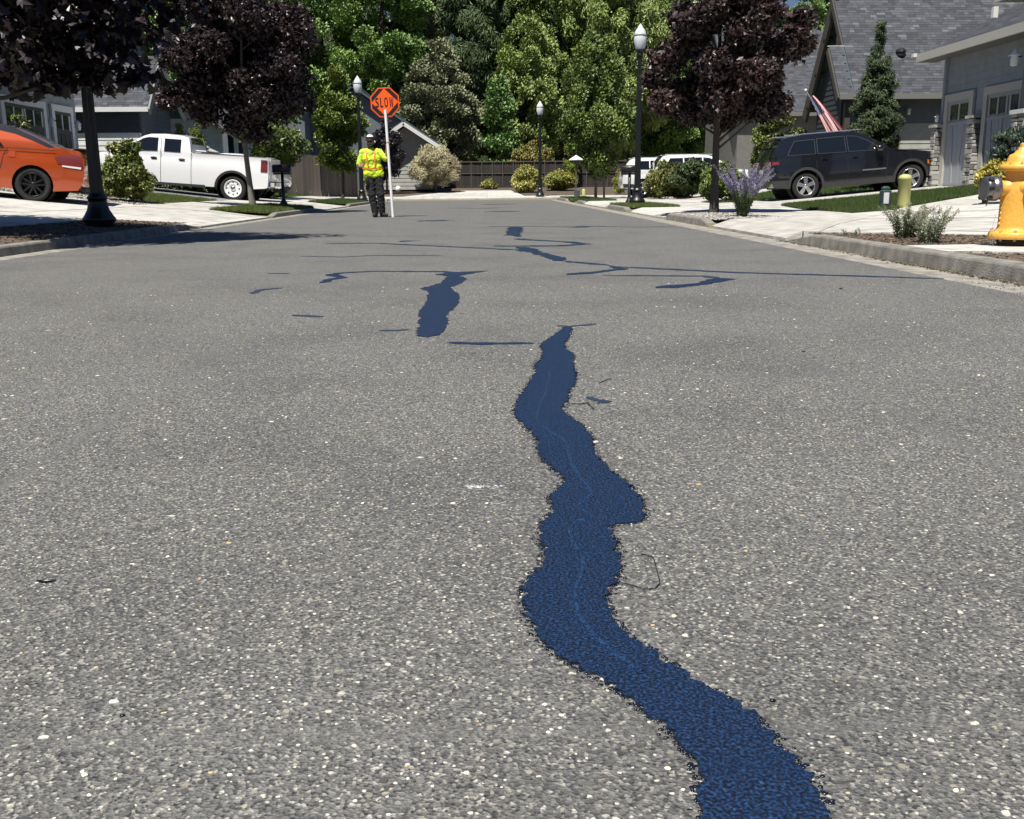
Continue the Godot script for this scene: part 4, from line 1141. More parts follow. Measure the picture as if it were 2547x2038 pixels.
# ---------------------------------------------------------------- houses
# horizontal lap boards over a wall polygon given in (along, height); out points to the weather side
func siding(parent: Node, poly: Array, o: Vector3, along: Vector3, out: Vector3, board: float, m: String, thick := 0.16, called := "wall") -> Node:
	var q := Mb.new()
	q.prism(poly, o, along, Vector3.UP, -out, thick)
	var wall := obj(called, q, m, parent)
	var lo := 1e9
	var hi := -1e9
	for p in poly:
		lo = minf(lo, p.y); hi = maxf(hi, p.y)
	var pp := PackedVector2Array(poly)
	var y := lo
	while y < hi - board * .3:
		for piece in Geometry2D.intersect_polygons(pp, PackedVector2Array([Vector2(-99, y), Vector2(99, y), Vector2(99, y + board * .98), Vector2(-99, y + board * .98)])):
			var x0 := 1e9
			var x1 := -1e9
			for p in piece:
				x0 = minf(x0, p.x); x1 = maxf(x1, p.x)
			if x1 - x0 < .05: continue
			# wedge: bottom edge proud
			var b := Mb.new()
			var idx := []
			for p in piece:
				var lift := lerpf(.022, .004, clampf((p.y - y) / board, 0, 1))
				idx.append(o + along * p.x + Vector3.UP * p.y + out * lift)
			for i in range(1, idx.size() - 1): b.tri(idx[0], idx[i], idx[i + 1])
			for i in idx.size():
				var n := (i + 1) % idx.size()
				var A: Vector2 = piece[i]
				var B: Vector2 = piece[n]
				b.quad(idx[i], idx[n], o + along * B.x + Vector3.UP * B.y, o + along * A.x + Vector3.UP * A.y)
			obj("siding_board", b, m, wall)
		y += board
	return wall

# a roof plane: base sheet and shingle courses; e = eave start, along = eave direction (unit), up = slope direction (unit)
func roof_plane(parent: Node, e: Vector3, along: Vector3, up: Vector3, w: float, run: float, single: int, seed_: int, thick := 0.14, called := "roof") -> Node:
	var nrm := along.cross(up).normalized()
	if nrm.y < 0: nrm = -nrm
	var q := Mb.new()
	var a := e
	q.box(e + along * w * .5 + up * run * .5 - nrm * thick * .5, Vector3(w, thick, run), Basis(along, nrm, along.cross(nrm)))
	var roof := obj(called, q, "roof_base", parent)
	var r := RandomNumberGenerator.new()
	r.seed = seed_
	var tiles := []
	for tw in [.318, .235, .165]:
		var sm := Mb.new()
		sm.box(Vector3.ZERO, Vector3(tw, .013, .2))
		tiles.append(sm.mesh())
	var bas := Basis(along, nrm, along.cross(nrm)) * Basis(Vector3(1, 0, 0), (.05 if along.cross(nrm).dot(up) > 0 else -.05))
	var all := []
	var kinds := []
	var rows := int(run / .125)
	for j in rows:
		var x := 0.0
		var first := true
		while x < w - .05:
			var kind := r.randi() % 3
			if x + .318 > w: kind = 2
			if first: kind = (j * 2) % 3
			first = false
			var tw: float = [.318, .235, .165][kind]
			if x > -.02 and x < w - tw:
				all.append(Transform3D(bas, e + along * (x + tw * .5) + up * (.09 + j * .125) + nrm * .018))
				kinds.append(kind)
			x += tw + .008
	var tones := []
	for t in all: tones.append(clampi(int(r.randfn(1.9, 1.15)), 0, 4))
	var order := range(all.size())
	order.sort_custom(func(i, j): return all[i].origin.distance_squared_to(Vector3(0, .65, 0)) < all[j].origin.distance_squared_to(Vector3(0, .65, 0)))
	var pl := [[], [], []]
	var cols := [[], [], []]
	for k in order.size():
		var i: int = order[k]
		if k < single:
			var o := obj("shingle", tiles[kinds[i]], "shingle_%d" % tones[i], roof)
			o.transform = all[i]
		else:
			pl[kinds[i]].append(all[i])
			var g: float = [.042, .055, .068, .084, .112][tones[i]]
			cols[kinds[i]].append(Color(g, g * 1.05, g * 1.2))
	for k in 3:
		if pl[k].size(): copies("shingles", tiles[k], "tinted_shingle", pl[k], cols[k], roof)
	return roof

func frame(parent: Node, o: Vector3, along: Vector3, out: Vector3, w: float, h: float, b: float, d: float, m: String, sill := true, called := "trim"):
	# o = lower left corner of the opening
	var bas := Basis(along, Vector3.UP, along.cross(Vector3.UP))
	slab(called, o + along * (w * .5) + Vector3.UP * (h + b * .5) + out * d * .5, Vector3(w + 2 * b, b, d), m, parent, bas)
	for s in [-b * .5, w + b * .5]:
		slab(called, o + along * s + Vector3.UP * h * .5 + out * d * .5, Vector3(b, h, d), m, parent, bas)
	if sill: slab(called, o + along * (w * .5) - Vector3.UP * b * .4 + out * d * .6, Vector3(w + 2 * b, b * .8, d * 1.2), m, parent, bas)

func window(parent: Node, o: Vector3, along: Vector3, out: Vector3, w: float, h: float, nx: int, ny: int, fm: String):
	var bas := Basis(along, Vector3.UP, along.cross(Vector3.UP))
	var q := Mb.new()
	q.box(o + along * w * .5 + Vector3.UP * h * .5 + out * .012, Vector3(w, h, .02), bas)
	var win := obj("window", q, "house_glass", parent)
	frame(win, o + out * .02, along, out, w, h, .07, .05, fm, true, "frame")
	for i in range(1, nx): slab("muntin", o + along * w * i / nx + Vector3.UP * h * .5 + out * .035, Vector3(.03, h, .03), fm, win, bas)
	for i in range(1, ny): slab("muntin", o + along * w * .5 + Vector3.UP * h * i / ny + out * .035, Vector3(w, .03, .03), fm, win, bas)

# plank door with a row of panes and diagonal braces, as on a carriage house
func garage_door(parent: Node, o: Vector3, along: Vector3, out: Vector3, w: float, h: float, m: String, trim: String):
	var bas := Basis(along, Vector3.UP, along.cross(Vector3.UP))
	var q := Mb.new()
	q.box(o + along * w * .5 + Vector3.UP * h * .5 - out * .03, Vector3(w, h, .05), bas)
	var door := obj("garage_door", q, m, parent)
	frame(parent, o, along, out, w, h, .2, .07, trim, false)
	var n := int(w / .2)
	for i in n: slab("plank", o + along * (w * (i + .5) / n) + Vector3.UP * h * .36 + out * .004, Vector3(w / n - .012, h * .72, .02), m, door, bas)
	var k := maxi(1, int(roundf(w / 1.1)))
	for i in k:
		var c := w * (i + .5) / k
		var hw := w / k - .16
		slab("pane", o + along * c + Vector3.UP * h * .87 + out * .0, Vector3(hw, h * .17, .02), "house_glass", door, bas)
		for s in [-.5, 0.0, .5]: slab("muntin", o + along * (c + hw * s) + Vector3.UP * h * .87 + out * .015, Vector3(.06, h * .2, .03), trim, door, bas)
		for s in [-1.0, 1.0]:
			var lean := Basis(out, s * .13)
			slab("brace", o + along * (c + s * hw * .22) + Vector3.UP * h * .37 + out * .022, Vector3(.055, h * .7, .02), m, door, lean * bas)
	for y in [.02, .74, .98]: slab("rail", o + along * w * .5 + Vector3.UP * h * y + out * .02, Vector3(w, .09, .03), m, door, bas)

func stonework(parent: Node, c: Vector3, s: Vector3, seed_: int, called := "stone_pillar") -> Node:
	var r := RandomNumberGenerator.new()
	r.seed = seed_
	var q := Mb.new()
	q.box(c, s - Vector3(.05, 0, .05))
	var p := obj(called, q, "mortar", parent)
	for face in 4:
		var out: Vector3 = [Vector3(-1, 0, 0), Vector3(0, 0, 1), Vector3(1, 0, 0), Vector3(0, 0, -1)][face]
		if face >= 2 and not (face == 2 and c.x < 0): continue
		var along := out.cross(Vector3.UP)
		var w := absf(along.dot(s))
		var d := absf(out.dot(s)) * .5
		var y := 0.0
		while y < s.y - .04:
			var hh := minf(r.randf_range(.08, .15), s.y - y)
			var x := 0.0
			while x < w - .02:
				var ww := minf(r.randf_range(.12, .28), w - x)
				if w - x - ww < .1: ww = w - x
				var st := Mb.new()
				st.bevel(Vector3.ZERO, Vector3(ww - .014, hh - .014, .07), .012)
				var o := obj("stone", st, "stone_%d" % (r.randi() % 4), p)
				o.transform = Transform3D(Basis(along, Vector3.UP, along.cross(Vector3.UP)) * Basis.from_euler(Vector3(r.randfn(0, .02), r.randfn(0, .02), r.randfn(0, .02))), c + out * (d - .02 + r.randf_range(-.008, .014)) + along * (x + ww * .5 - w * .5) + Vector3.UP * (y + hh * .5 - s.y * .5))
				x += ww
			y += hh
	return p

func wall_lantern(label: String, at: Vector3, group := "", s := 1.0):
	var t := thing("wall_lantern", label, "lantern", at, 0.0, group)
	var q := Mb.new(true)
	q.lathe([Vector2(0, .34), Vector2(.02, .33), Vector2(.05, .28), Vector2(.12, .22), Vector2(.13, .2), Vector2(.07, .2)].map(func(p): return p * s), 10)
	obj("cap", q, "lamp_globe", t)
	q = Mb.new(true)
	q.lathe([Vector2(.07, .2), Vector2(.085, .12), Vector2(.07, .0), Vector2(0, -.02)].map(func(p): return p * s), 10)
	obj("glass", q, "lamp_globe", t)
	slab("bracket", Vector3(.1 * s, .2 * s, -.06), Vector3(.16 * s, .04, .04), "iron_black", t)

func make_houses():
	var X := Vector3(1, 0, 0)
	var Z := Vector3(0, 0, 1)
	# ---- right: garage with carriage doors, facing the street
	var h := thing("garage_house", "blue grey house with carriage style garage doors and stone piers on the right", "house", Vector3(0, 0, 0))
	siding(h, [Vector2(23.0, .45), Vector2(29.05, .45), Vector2(29.05, 4.2), Vector2(23.0, 4.2)], Vector3(13, 0, 0), -Z, -X, .19, "siding_blue")
	var q := Mb.new()
	q.box(Vector3(16, 2.4, -28.95), Vector3(6, 4, .16))
	obj("side_wall", q, "siding_blue", h)
	garage_door(h, Vector3(12.97, .57, -27.45), -Z, -X, 1.3, 2.3, "door_blue", "trim_tan")
	garage_door(h, Vector3(12.97, .57, -24.4), -Z, -X, 2.1, 2.3, "door_blue", "trim_tan")
	stonework(h, Vector3(12.88, 1.4, -26.95), Vector3(.26, 1.85, .36), 7)
	stonework(h, Vector3(12.86, 1.35, -29.08), Vector3(.3, 1.7, .26), 8)
	slab("stone_cap", Vector3(12.86, 2.36, -26.95), Vector3(.34, .07, .44), "concrete_grey", h)
	slab("stone_cap", Vector3(12.84, 2.24, -29.08), Vector3(.4, .08, .36), "concrete_grey", h)
	slab("corner_board", Vector3(12.95, 3.24, -29.06), Vector3(.12, 1.9, .12), "siding_blue", h)
	var rf := roof_plane(h, Vector3(12.42, 4.2, -29.9), Z, Vector3(.9, .44, 0).normalized(), 7.15, 6.0, 200, 12)
	slab("fascia", Vector3(12.4, 4.16, -26.3), Vector3(.06, .22, 7.2), "trim_tan", rf)
	slab("soffit", Vector3(12.7, 4.07, -26.3), Vector3(.55, .03, 7.1), "trim_grey", rf)
	slab("gutter_end", Vector3(12.33, 4.25, -29.9), Vector3(.1, .1, .16), "trim_white", rf)
	# entry porch nearer the viewer
	stonework(h, Vector3(11.62, 1.24, -21.9), Vector3(.5, 1.75, .5), 9)
	slab("stone_cap", Vector3(11.62, 2.14, -21.9), Vector3(.58, .09, .58), "trim_white", h)
	q = Mb.new()
	q.prism([Vector2(-.17, 0), Vector2(.17, 0), Vector2(.11, 2.3), Vector2(-.11, 2.3)], Vector3(11.62, 2.18, -22.05), X, Vector3.UP, Z, .3)
	obj("porch_column", q, "trim_grey", h)
	siding(h, [Vector2(18, .4), Vector2(22.1, .4), Vector2(22.1, 4.6), Vector2(18, 4.6)], Vector3(11.95, 0, 0), -Z, -X, .19, "siding_navy", .2, "porch_wall")
	q = Mb.new()
	q.box(Vector3(12.25, 4.55, -20.2), Vector3(2.6, .26, 4.4))
	var pr := obj("porch_roof", q, "trim_grey", h)
	slab("fascia", Vector3(10.92, 4.57, -20.2), Vector3(.05, .3, 4.5), "trim_tan", pr)
	slab("gutter_end", Vector3(10.86, 4.2, -22.3), Vector3(.1, .22, .1), "trim_white", pr)
	# ---- right: house with the big shingled roof and steep gable
	h = thing("gabled_house", "slate house with big steep shingled roof and dark timber gable behind the dark car", "house")
	var sl := Vector3(0, 3.94, -3.1).normalized()
	rf = roof_plane(h, Vector3(13.15, 3.76, -36.8), X, sl, 8.2, 5.0, 300, 21)
	roof_plane(h, Vector3(12.6, 3.76, -36.8), X, sl, .545, 2.36, 0, 22)
	var sl2 := Vector3(0, 4.05, 2.85).normalized()
	roof_plane(h, Vector3(13.3, 3.65, -42.75), X, sl2, 8.0, 4.95, 0, 23)
	slab("fascia", Vector3(17, 3.7, -36.76), Vector3(8.8, .18, .04), "trim_grey", rf)
	slab("flashing", Vector3(12.87, 5.6, -38.28), Vector3(.62, .03, .1), "trim_white", rf)
	for s in [[Vector3(13.11, 3.7, -36.82), sl, 5.0], [Vector3(12.56, 3.7, -36.82), sl, 2.36]]:
		q = Mb.new()
		q.box(s[0] + s[1] * s[2] * .5 - Vector3(0, .1, 0), Vector3(.06, .22, s[2]), Basis(X, s[1].cross(-X), -s[1]).orthonormalized())
		obj("rake_board", q, "timber_dark", h)
	q = Mb.new()
	q.box(Vector3(13.26, 3.6, -42.75) + sl2 * 2.5 - Vector3(0, .2, 0), Vector3(.12, .5, 5.2), Basis(X, sl2.cross(-X), -sl2).orthonormalized())
	obj("rake_board", q, "timber_dark", h)
	for k in 3:
		q = Mb.new()
		q.box(Vector3(13.55, 3.7 + 1.2 * k, -42.4 + .84 * k), Vector3(.7, .14, .14))
		obj("rafter_tail", q, "timber_dark", h)
	siding(h, [Vector2(37.3, .5), Vector2(42.3, .5), Vector2(42.3, 3.8), Vector2(39.95, 7.3), Vector2(37.3, 3.9)], Vector3(13.6, 0, 0), -Z, -X, .2, "siding_dark", .16, "gable_wall")
	window(h, Vector3(13.55, 5.35, -39.05), -Z, -X, .95, 1.05, 2, 1, "trim_tan")
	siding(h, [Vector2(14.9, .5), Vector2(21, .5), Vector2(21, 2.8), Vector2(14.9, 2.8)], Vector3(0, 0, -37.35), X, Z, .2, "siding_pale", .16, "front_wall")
	siding(h, [Vector2(14.9, 2.81), Vector2(21, 2.81), Vector2(21, 3.72), Vector2(14.9, 3.72)], Vector3(0, 0, -37.35), X, Z, .2, "siding_slate", .16, "eave_shade_wall")  # shade under the eave put into the board colour, same wall as below
	q = Mb.new()
	q.box(Vector3(14.3, 2.1, -39.2), Vector3(1.6, 3.3, .1))
	obj("porch_back", q, "siding_dark", h)
	slab("entry_door", Vector3(14.35, 1.6, -39.1), Vector3(.9, 2.1, .06), "door_dark", h)
	for x in [13.0, 14.8]: slab("porch_post", Vector3(x, 2.1, -37.1), Vector3(.2, 3.3, .2), "timber_dark", h)
	slab("porch_beam", Vector3(13.9, 3.6, -37.1), Vector3(2.0, .24, .18), "timber_dark", h)
	siding(h, [Vector2(12.8, .4), Vector2(13.8, .4), Vector2(13.8, 1.5), Vector2(12.8, 1.5)], Vector3(0, 0, -37.6), X, Z, .16, "siding_taupe", .1, "porch_rail_wall")
	q = Mb.new()
	q.lathe([Vector2(.16, 0), Vector2(.16, .12), Vector2(.19, .14), Vector2(.17, .22), Vector2(.08, .28), Vector2(0, .29)], 12)
	var vent := obj("roof_vent", q, "iron_black", h)
	vent.position = Vector3(15.15, 5.2, -37.95)
	wall_lantern("small white wall lantern in the shaded porch of the gabled house", Vector3(13.75, 2.65, -37.15), "", .8)
	wall_lantern("white wall lantern right of the conical conifer", Vector3(15.3, 3.1, -37.2), "", .8)
	wall_lantern("white wall lantern left of the first carriage garage door", Vector3(12.74, 2.35, -28.98), "", .65)
	wall_lantern("white wall lantern high on the porch column at the right edge", Vector3(11.3, 3.1, -22.15))
	# ---- right: far grey roof
	h = thing("far_house", "far house with plain grey roof between the maple and the dark gable", "house")
	q = Mb.new()
	q.box(Vector3(16, 2.3, -54), Vector3(7.4, 3.7, 7.4))
	obj("wall", q, "siding_taupe", h)
	rf = roof_plane(h, Vector3(11.9, 4.05, -50), X, Vector3(0, 4.5, -4.6).normalized(), 8.3, 6.4, 0, 31)
	roof_plane(h, Vector3(11.9, 4.05, -59.2), X, Vector3(0, 4.5, 4.6).normalized(), 8.3, 6.4, 0, 32)
	slab("fascia", Vector3(16.05, 4.0, -49.96), Vector3(8.3, .18, .05), "trim_grey", rf)
	# ---- left: garage beside the orange car
	h = thing("garage_house", "blue grey garage with white trimmed doors behind the orange car", "house")
	siding(h, [Vector2(22, .6), Vector2(34.7, .6), Vector2(34.7, 4.1), Vector2(22, 4.1)], Vector3(-13.6, 0, 0), -Z, X, .19, "siding_blue")
	q = Mb.new()
	q.box(Vector3(-16.6, 2.4, -34.62), Vector3(6, 3.9, .15))
	obj("side_wall", q, "siding_blue", h)
	garage_door(h, Vector3(-13.57, .7, -29.5), -Z, X, 2.55, 2.4, "door_dark", "trim_white")
	garage_door(h, Vector3(-13.57, .7, -32.85), -Z, X, 1.25, 2.4, "door_dark", "trim_white")
	rf = roof_plane(h, Vector3(-13.02, 4.12, -35.1), Z, Vector3(-.9, .4, 0).normalized(), 13.0, 3.4, 0, 41)
	slab("fascia", Vector3(-13.0, 4.06, -28.6), Vector3(.06, .24, 13.0), "trim_white", rf)
	slab("soffit", Vector3(-13.3, 3.98, -28.6), Vector3(.55, .03, 12.9), "trim_grey", rf)
	wall_lantern("grey wall lantern between the two white trimmed left doors", Vector3(-13.45, 2.6, -32.45), "", .9)
	wall_lantern("grey wall lantern right of the narrow white trimmed door", Vector3(-13.45, 2.6, -34.5), "", .9)
	# ---- left: steep roofed house behind the pickup
	h = thing("gabled_house", "grey house with light shingled roof behind the white pickup", "house")
	sl = Vector3(0, 2.05, -1.85).normalized()
	rf = roof_plane(h, Vector3(-19, 3.64, -38.8), X, sl, 6.5, 2.72, 300, 51)
	sl2 = Vector3(0, 2.05, 2.45).normalized()
	roof_plane(h, Vector3(-19, 3.61, -43.1), X, sl2, 6.5, 3.2, 0, 52)
	roof_plane(h, Vector3(-22, 5.1, -40.4), X, Vector3(0, 2.6, -2.3).normalized(), 8.0, 3.5, 0, 53, .14, "upper_roof")
	q = Mb.new()
	q.prism([Vector2(40.6, 4.9), Vector2(45, 4.9), Vector2(42.8, 7.6)], Vector3(-14.1, 0, 0), -Z, Vector3.UP, -X, .1)
	obj("upper_gable", q, "siding_slate", h)
	slab("fascia", Vector3(-15.75, 3.57, -38.76), Vector3(6.5, .17, .05), "trim_white", rf)
	for s in [[Vector3(-12.47, 3.58, -38.8), sl, 2.75, "trim_grey"], [Vector3(-12.47, 3.55, -43.1), sl2, 3.2, "trim_tan"]]:
		q = Mb.new()
		q.box(s[0] + s[1] * s[2] * .5 - Vector3(0, .1, 0), Vector3(.07, .26, s[2]), Basis(X, s[1].cross(-X), -s[1]).orthonormalized())
		obj("rake_board", q, s[3], h)
	siding(h, [Vector2(39.3, .5), Vector2(42.8, .5), Vector2(42.8, 3.7), Vector2(40.65, 5.5), Vector2(39.3, 4.0)], Vector3(-12.95, 0, 0), -Z, X, .2, "siding_slate", .16, "gable_wall")
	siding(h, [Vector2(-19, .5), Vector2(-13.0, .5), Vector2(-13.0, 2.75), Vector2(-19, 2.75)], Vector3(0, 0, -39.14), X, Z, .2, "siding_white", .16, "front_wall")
	siding(h, [Vector2(-19, 2.76), Vector2(-13.0, 2.76), Vector2(-13.0, 3.62), Vector2(-19, 3.62)], Vector3(0, 0, -39.14), X, Z, .2, "siding_navy", .16, "eave_shade_wall")  # dark boards paint in the eave shadow on the white front wall
	stonework(h, Vector3(-12.9, 1.6, -41.0), Vector3(.14, 2.0, 3.3), 58, "stone_skirt")
	# ---- left: low gable with white siding
	h = thing("low_gable_house", "dark eaved house with white lap siding behind the arborvitae", "house")
	siding(h, [Vector2(-20.4, .6), Vector2(-11.3, .6), Vector2(-11.3, 3.1), Vector2(-15.9, 5.6), Vector2(-20.4, 3.1)], Vector3(0, 0, -44.4), X, Z, .2, "siding_white", .16, "gable_wall")
	roof_plane(h, Vector3(-10.75, 3.18, -54), Z, Vector3(-.877, .48, 0).normalized(), 10.1, 5.9, 0, 61)
	roof_plane(h, Vector3(-21.05, 3.18, -54), Z, Vector3(.877, .48, 0).normalized(), 10.1, 5.9, 0, 62)
	for s in [1.0, -1.0]:
		q = Mb.new()
		q.box(Vector3(-15.9 + s * 2.57, 4.49, -43.88), Vector3(5.86, .24, .06), Basis(Z, -s * .5))
		obj("rake_board", q, "trim_grey", h)
	q = Mb.new()
	q.box(Vector3(-10.5, 1.95, -45.5), Vector3(1.6, 3.0, .2))
	obj("side_wall", q, "siding_navy", h)
	slab("corner_post", Vector3(-10.9, 1.9, -45.2), Vector3(.16, 3.0, .16), "trim_white", h)
	# ---- far: white gable behind the worker
	h = thing("far_gable_house", "far grey roofed house with white gable trim behind the slow sign", "house")
	var gy := .55
	q = Mb.new()
	q.prism([Vector2(-12.9, gy), Vector2(-2.9, gy), Vector2(-2.9, 3.1), Vector2(-7.9, 6.4), Vector2(-12.9, 3.1)], Vector3(0, 0, -62.4), X, Vector3.UP, -Z, 8.0)
	obj("wall", q, "siding_slate", h)
	roof_plane(h, Vector3(-2.4, 2.95, -71), Z, Vector3(-5.5, 3.7, 0).normalized(), 9.1, 6.8, 0, 71)
	roof_plane(h, Vector3(-13.4, 2.95, -71), Z, Vector3(5.5, 3.7, 0).normalized(), 9.1, 6.8, 0, 72)
	siding(h, [Vector2(-6.3, gy), Vector2(-3.05, gy), Vector2(-3.05, 3.0), Vector2(-4.68, 4.05), Vector2(-6.3, 3.0)], Vector3(0, 0, -59.5), X, Z, .22, "siding_pale", 2.9, "porch_gable")
	for s in [1.0, -1.0]:
		q = Mb.new()
		q.box(Vector3(-4.68 + s * 1.0, 3.55, -58.72), Vector3(2.42, .2, .08), Basis(Z, -s * .577))
		obj("rake_board", q, "trim_white", h)
		q = Mb.new()
		q.box(Vector3(-4.68 + s * 1.0, 3.67, -60.7), Vector3(2.45, .1, 4.0), Basis(Z, -s * .577))
		obj("porch_roof", q, "roof_far", h)
	q = Mb.new()
	q.prism([Vector2(-16, gy), Vector2(-10.5, gy), Vector2(-10.5, 5.1), Vector2(-13.1, 6.7), Vector2(-16, 5.2)], Vector3(0, 0, -60.2), X, Vector3.UP, -Z, 2.0)
	obj("front_wing", q, "siding_slate", h)
	q = Mb.new()
	q.box(Vector3(-11.75, 5.98, -59.9), Vector3(3.4, .2, .08), Basis(Z, -.52))
	obj("rake_board", q, "trim_white", h)
	q = Mb.new()
	q.box(Vector3(-11.75, 6.08, -61.2), Vector3(3.4, .1, 2.6), Basis(Z, -.52))
	obj("wing_roof", q, "roof_far", h)
	# ---- fences
	var r := RandomNumberGenerator.new()
	r.seed = 77
	var f := thing("board_fence", "weathered brown board fence on the left, sunlit side and shaded return", "fence")
	for run in [[Vector3(-9.9, 0, -46.4), Vector3(-7.7, 0, -47.6), "fence_"], [Vector3(-7.68, 0, -47.66), Vector3(-6.6, 0, -52.3), "fence_"]]:
		var d: Vector3 = run[1] - run[0]
		var n := int(d.length() / .165)
		var dir := d.normalized()
		for i in n:
			var p: Vector3 = run[0] + dir * (i + .5) * d.length() / n
			var hh := 1.84 + r.randfn(0, .012)
			var y := land(p.x, p.z)
			slab("board", p + Vector3(0, y + hh * .5, 0), Vector3(.155, 1.84, .022), "fence_%d" % (r.randi() % 3), f, Basis(dir, Vector3.UP, dir.cross(Vector3.UP)) * Basis.from_euler(Vector3(r.randfn(0, .008), r.randfn(0, .03), r.randfn(0, .006))))
		for hgt in [.4, 1.5]:
			slab("rail", (run[0] + run[1]) * .5 + Vector3(0, land(run[0].x, run[0].z) + hgt, 0) - dir.cross(Vector3.UP) * .04, Vector3(d.length(), .09, .04), "fence_1", f, Basis(dir, Vector3.UP, dir.cross(Vector3.UP)))
	f = thing("panel_fence", "long dark brown panelled fence across the far end of the street", "fence")
	var x := -2.9
	var k := 0
	while x < 9.5:
		var y := land(x, -63.5)
		for j in 4: slab("board", Vector3(x + .08 + j * .16, y + .78, -63.5 + r.randfn(0, .004)), Vector3(.15, 1.55, .025), "fence_dark_%d" % (r.randi() % 2), f)
		slab("batten", Vector3(x, y + .8, -63.46), Vector3(.045, 1.6, .06), "fence_0", f)
		slab("rail", Vector3(x + .325, y + 1.56, -63.46), Vector3(.65, .06, .07), "fence_0", f)
		slab("rail", Vector3(x + .325, y + .85, -63.46), Vector3(.61, .035, .05), "fence_1", f)
		x += .65

# ---------------------------------------------------------------- vehicles (nose towards +x, ground at y = 0, rear at x = 0)
func wheel(root: Node, c: Vector3, r: float, w: float, side: float, style: String):
	var wh := part("wheel", root)
	wh.position = c
	var b := Basis(Vector3(1, 0, 0), PI / 2 * side)
	var q := Mb.new(true)
	q.lathe([Vector2(r * .68, -.5 * w), Vector2(r * .9, -.5 * w), Vector2(r * .985, -.42 * w), Vector2(r, -.3 * w), Vector2(r, .3 * w), Vector2(r * .985, .42 * w), Vector2(r * .9, .5 * w), Vector2(r * .7, .47 * w), Vector2(r * .66, .4 * w)], 32, Vector3.ZERO, b)
	obj("tyre", q, "tyre", wh)
	q = Mb.new(true)
	q.lathe([Vector2(r * .66, .42 * w), Vector2(r * .62, .1 * w), Vector2(r * .2, .12 * w), Vector2(0, .12 * w)], 24, Vector3.ZERO, b)
	obj("barrel", q, "alloy_dark", wh)
	var out := Vector3(0, 0, side)
	if style == "steel":
		q = Mb.new(true)
		q.lathe([Vector2(r * .685, .46 * w), Vector2(r * .68, .52 * w), Vector2(r * .62, .5 * w), Vector2(r * .57, .36 * w), Vector2(r * .42, .42 * w), Vector2(r * .3, .44 * w), Vector2(r * .24, .36 * w), Vector2(r * .2, .36 * w)], 32, Vector3.ZERO, b)
		obj("rim", q, "steel_white", wh)
		for i in 8:
			var a := TAU * i / 8
			var h := Mb.new(true)
			h.lathe([Vector2(0, .006), Vector2(r * .055, .004), Vector2(r * .062, 0)], 10)
			var o := obj("rim_hole", h, "car_gap", wh)
			o.transform = Transform3D(b, Vector3(cos(a), sin(a), 0) * r * .47 + out * (.405 * w))
		q = Mb.new(true)
		q.lathe([Vector2(r * .2, .36 * w), Vector2(r * .19, .5 * w), Vector2(r * .1, .56 * w), Vector2(0, .57 * w)], 16, Vector3.ZERO, b)
		obj("hub", q, "chrome", wh)
		return
	var m := "alloy" if style == "alloy" else "alloy_dark"
	q = Mb.new(true)
	q.lathe([Vector2(r * .69, .44 * w), Vector2(r * .68, .5 * w), Vector2(r * .64, .47 * w), Vector2(r * .63, .3 * w)], 32, Vector3.ZERO, b)
	obj("rim", q, m, wh)
	q = Mb.new(true)
	q.lathe([Vector2(r * .16, .28 * w), Vector2(r * .15, .44 * w), Vector2(r * .08, .47 * w), Vector2(0, .47 * w)], 16, Vector3.ZERO, b)
	obj("hub", q, m, wh)
	for i in 5:
		var a := TAU * i / 5 + .31
		var d := Vector3(cos(a), sin(a), 0)
		var t := Vector3(-sin(a), cos(a), 0)
		var s := Mb.new()
		for k in ([-1.0, 1.0] if style != "alloy" else [0.0]):
			var w0 := r * (.06 if style != "alloy" else .11)
			var w1 := r * (.045 if style != "alloy" else .155)
			var i0: Vector3 = d * r * .1 + t * k * r * .06
			var i1: Vector3 = d * r * .65 + t * k * r * .17
			var z0 := out * (.45 * w)
			var z1 := out * (.43 * w)
			s.quad(i0 - t * w0 + z0, i1 - t * w1 + z1, i1 + t * w1 + z1, i0 + t * w0 + z0)
			s.quad(i0 - t * w0 + z0 - out * .03, i1 - t * w1 + z1 - out * .05, i1 - t * w1 + z1, i0 - t * w0 + z0)
			s.quad(i0 + t * w0 + z0 - out * .03, i1 + t * w1 + z1 - out * .05, i1 + t * w1 + z1, i0 + t * w0 + z0)
		obj("spoke", s, m, wh)

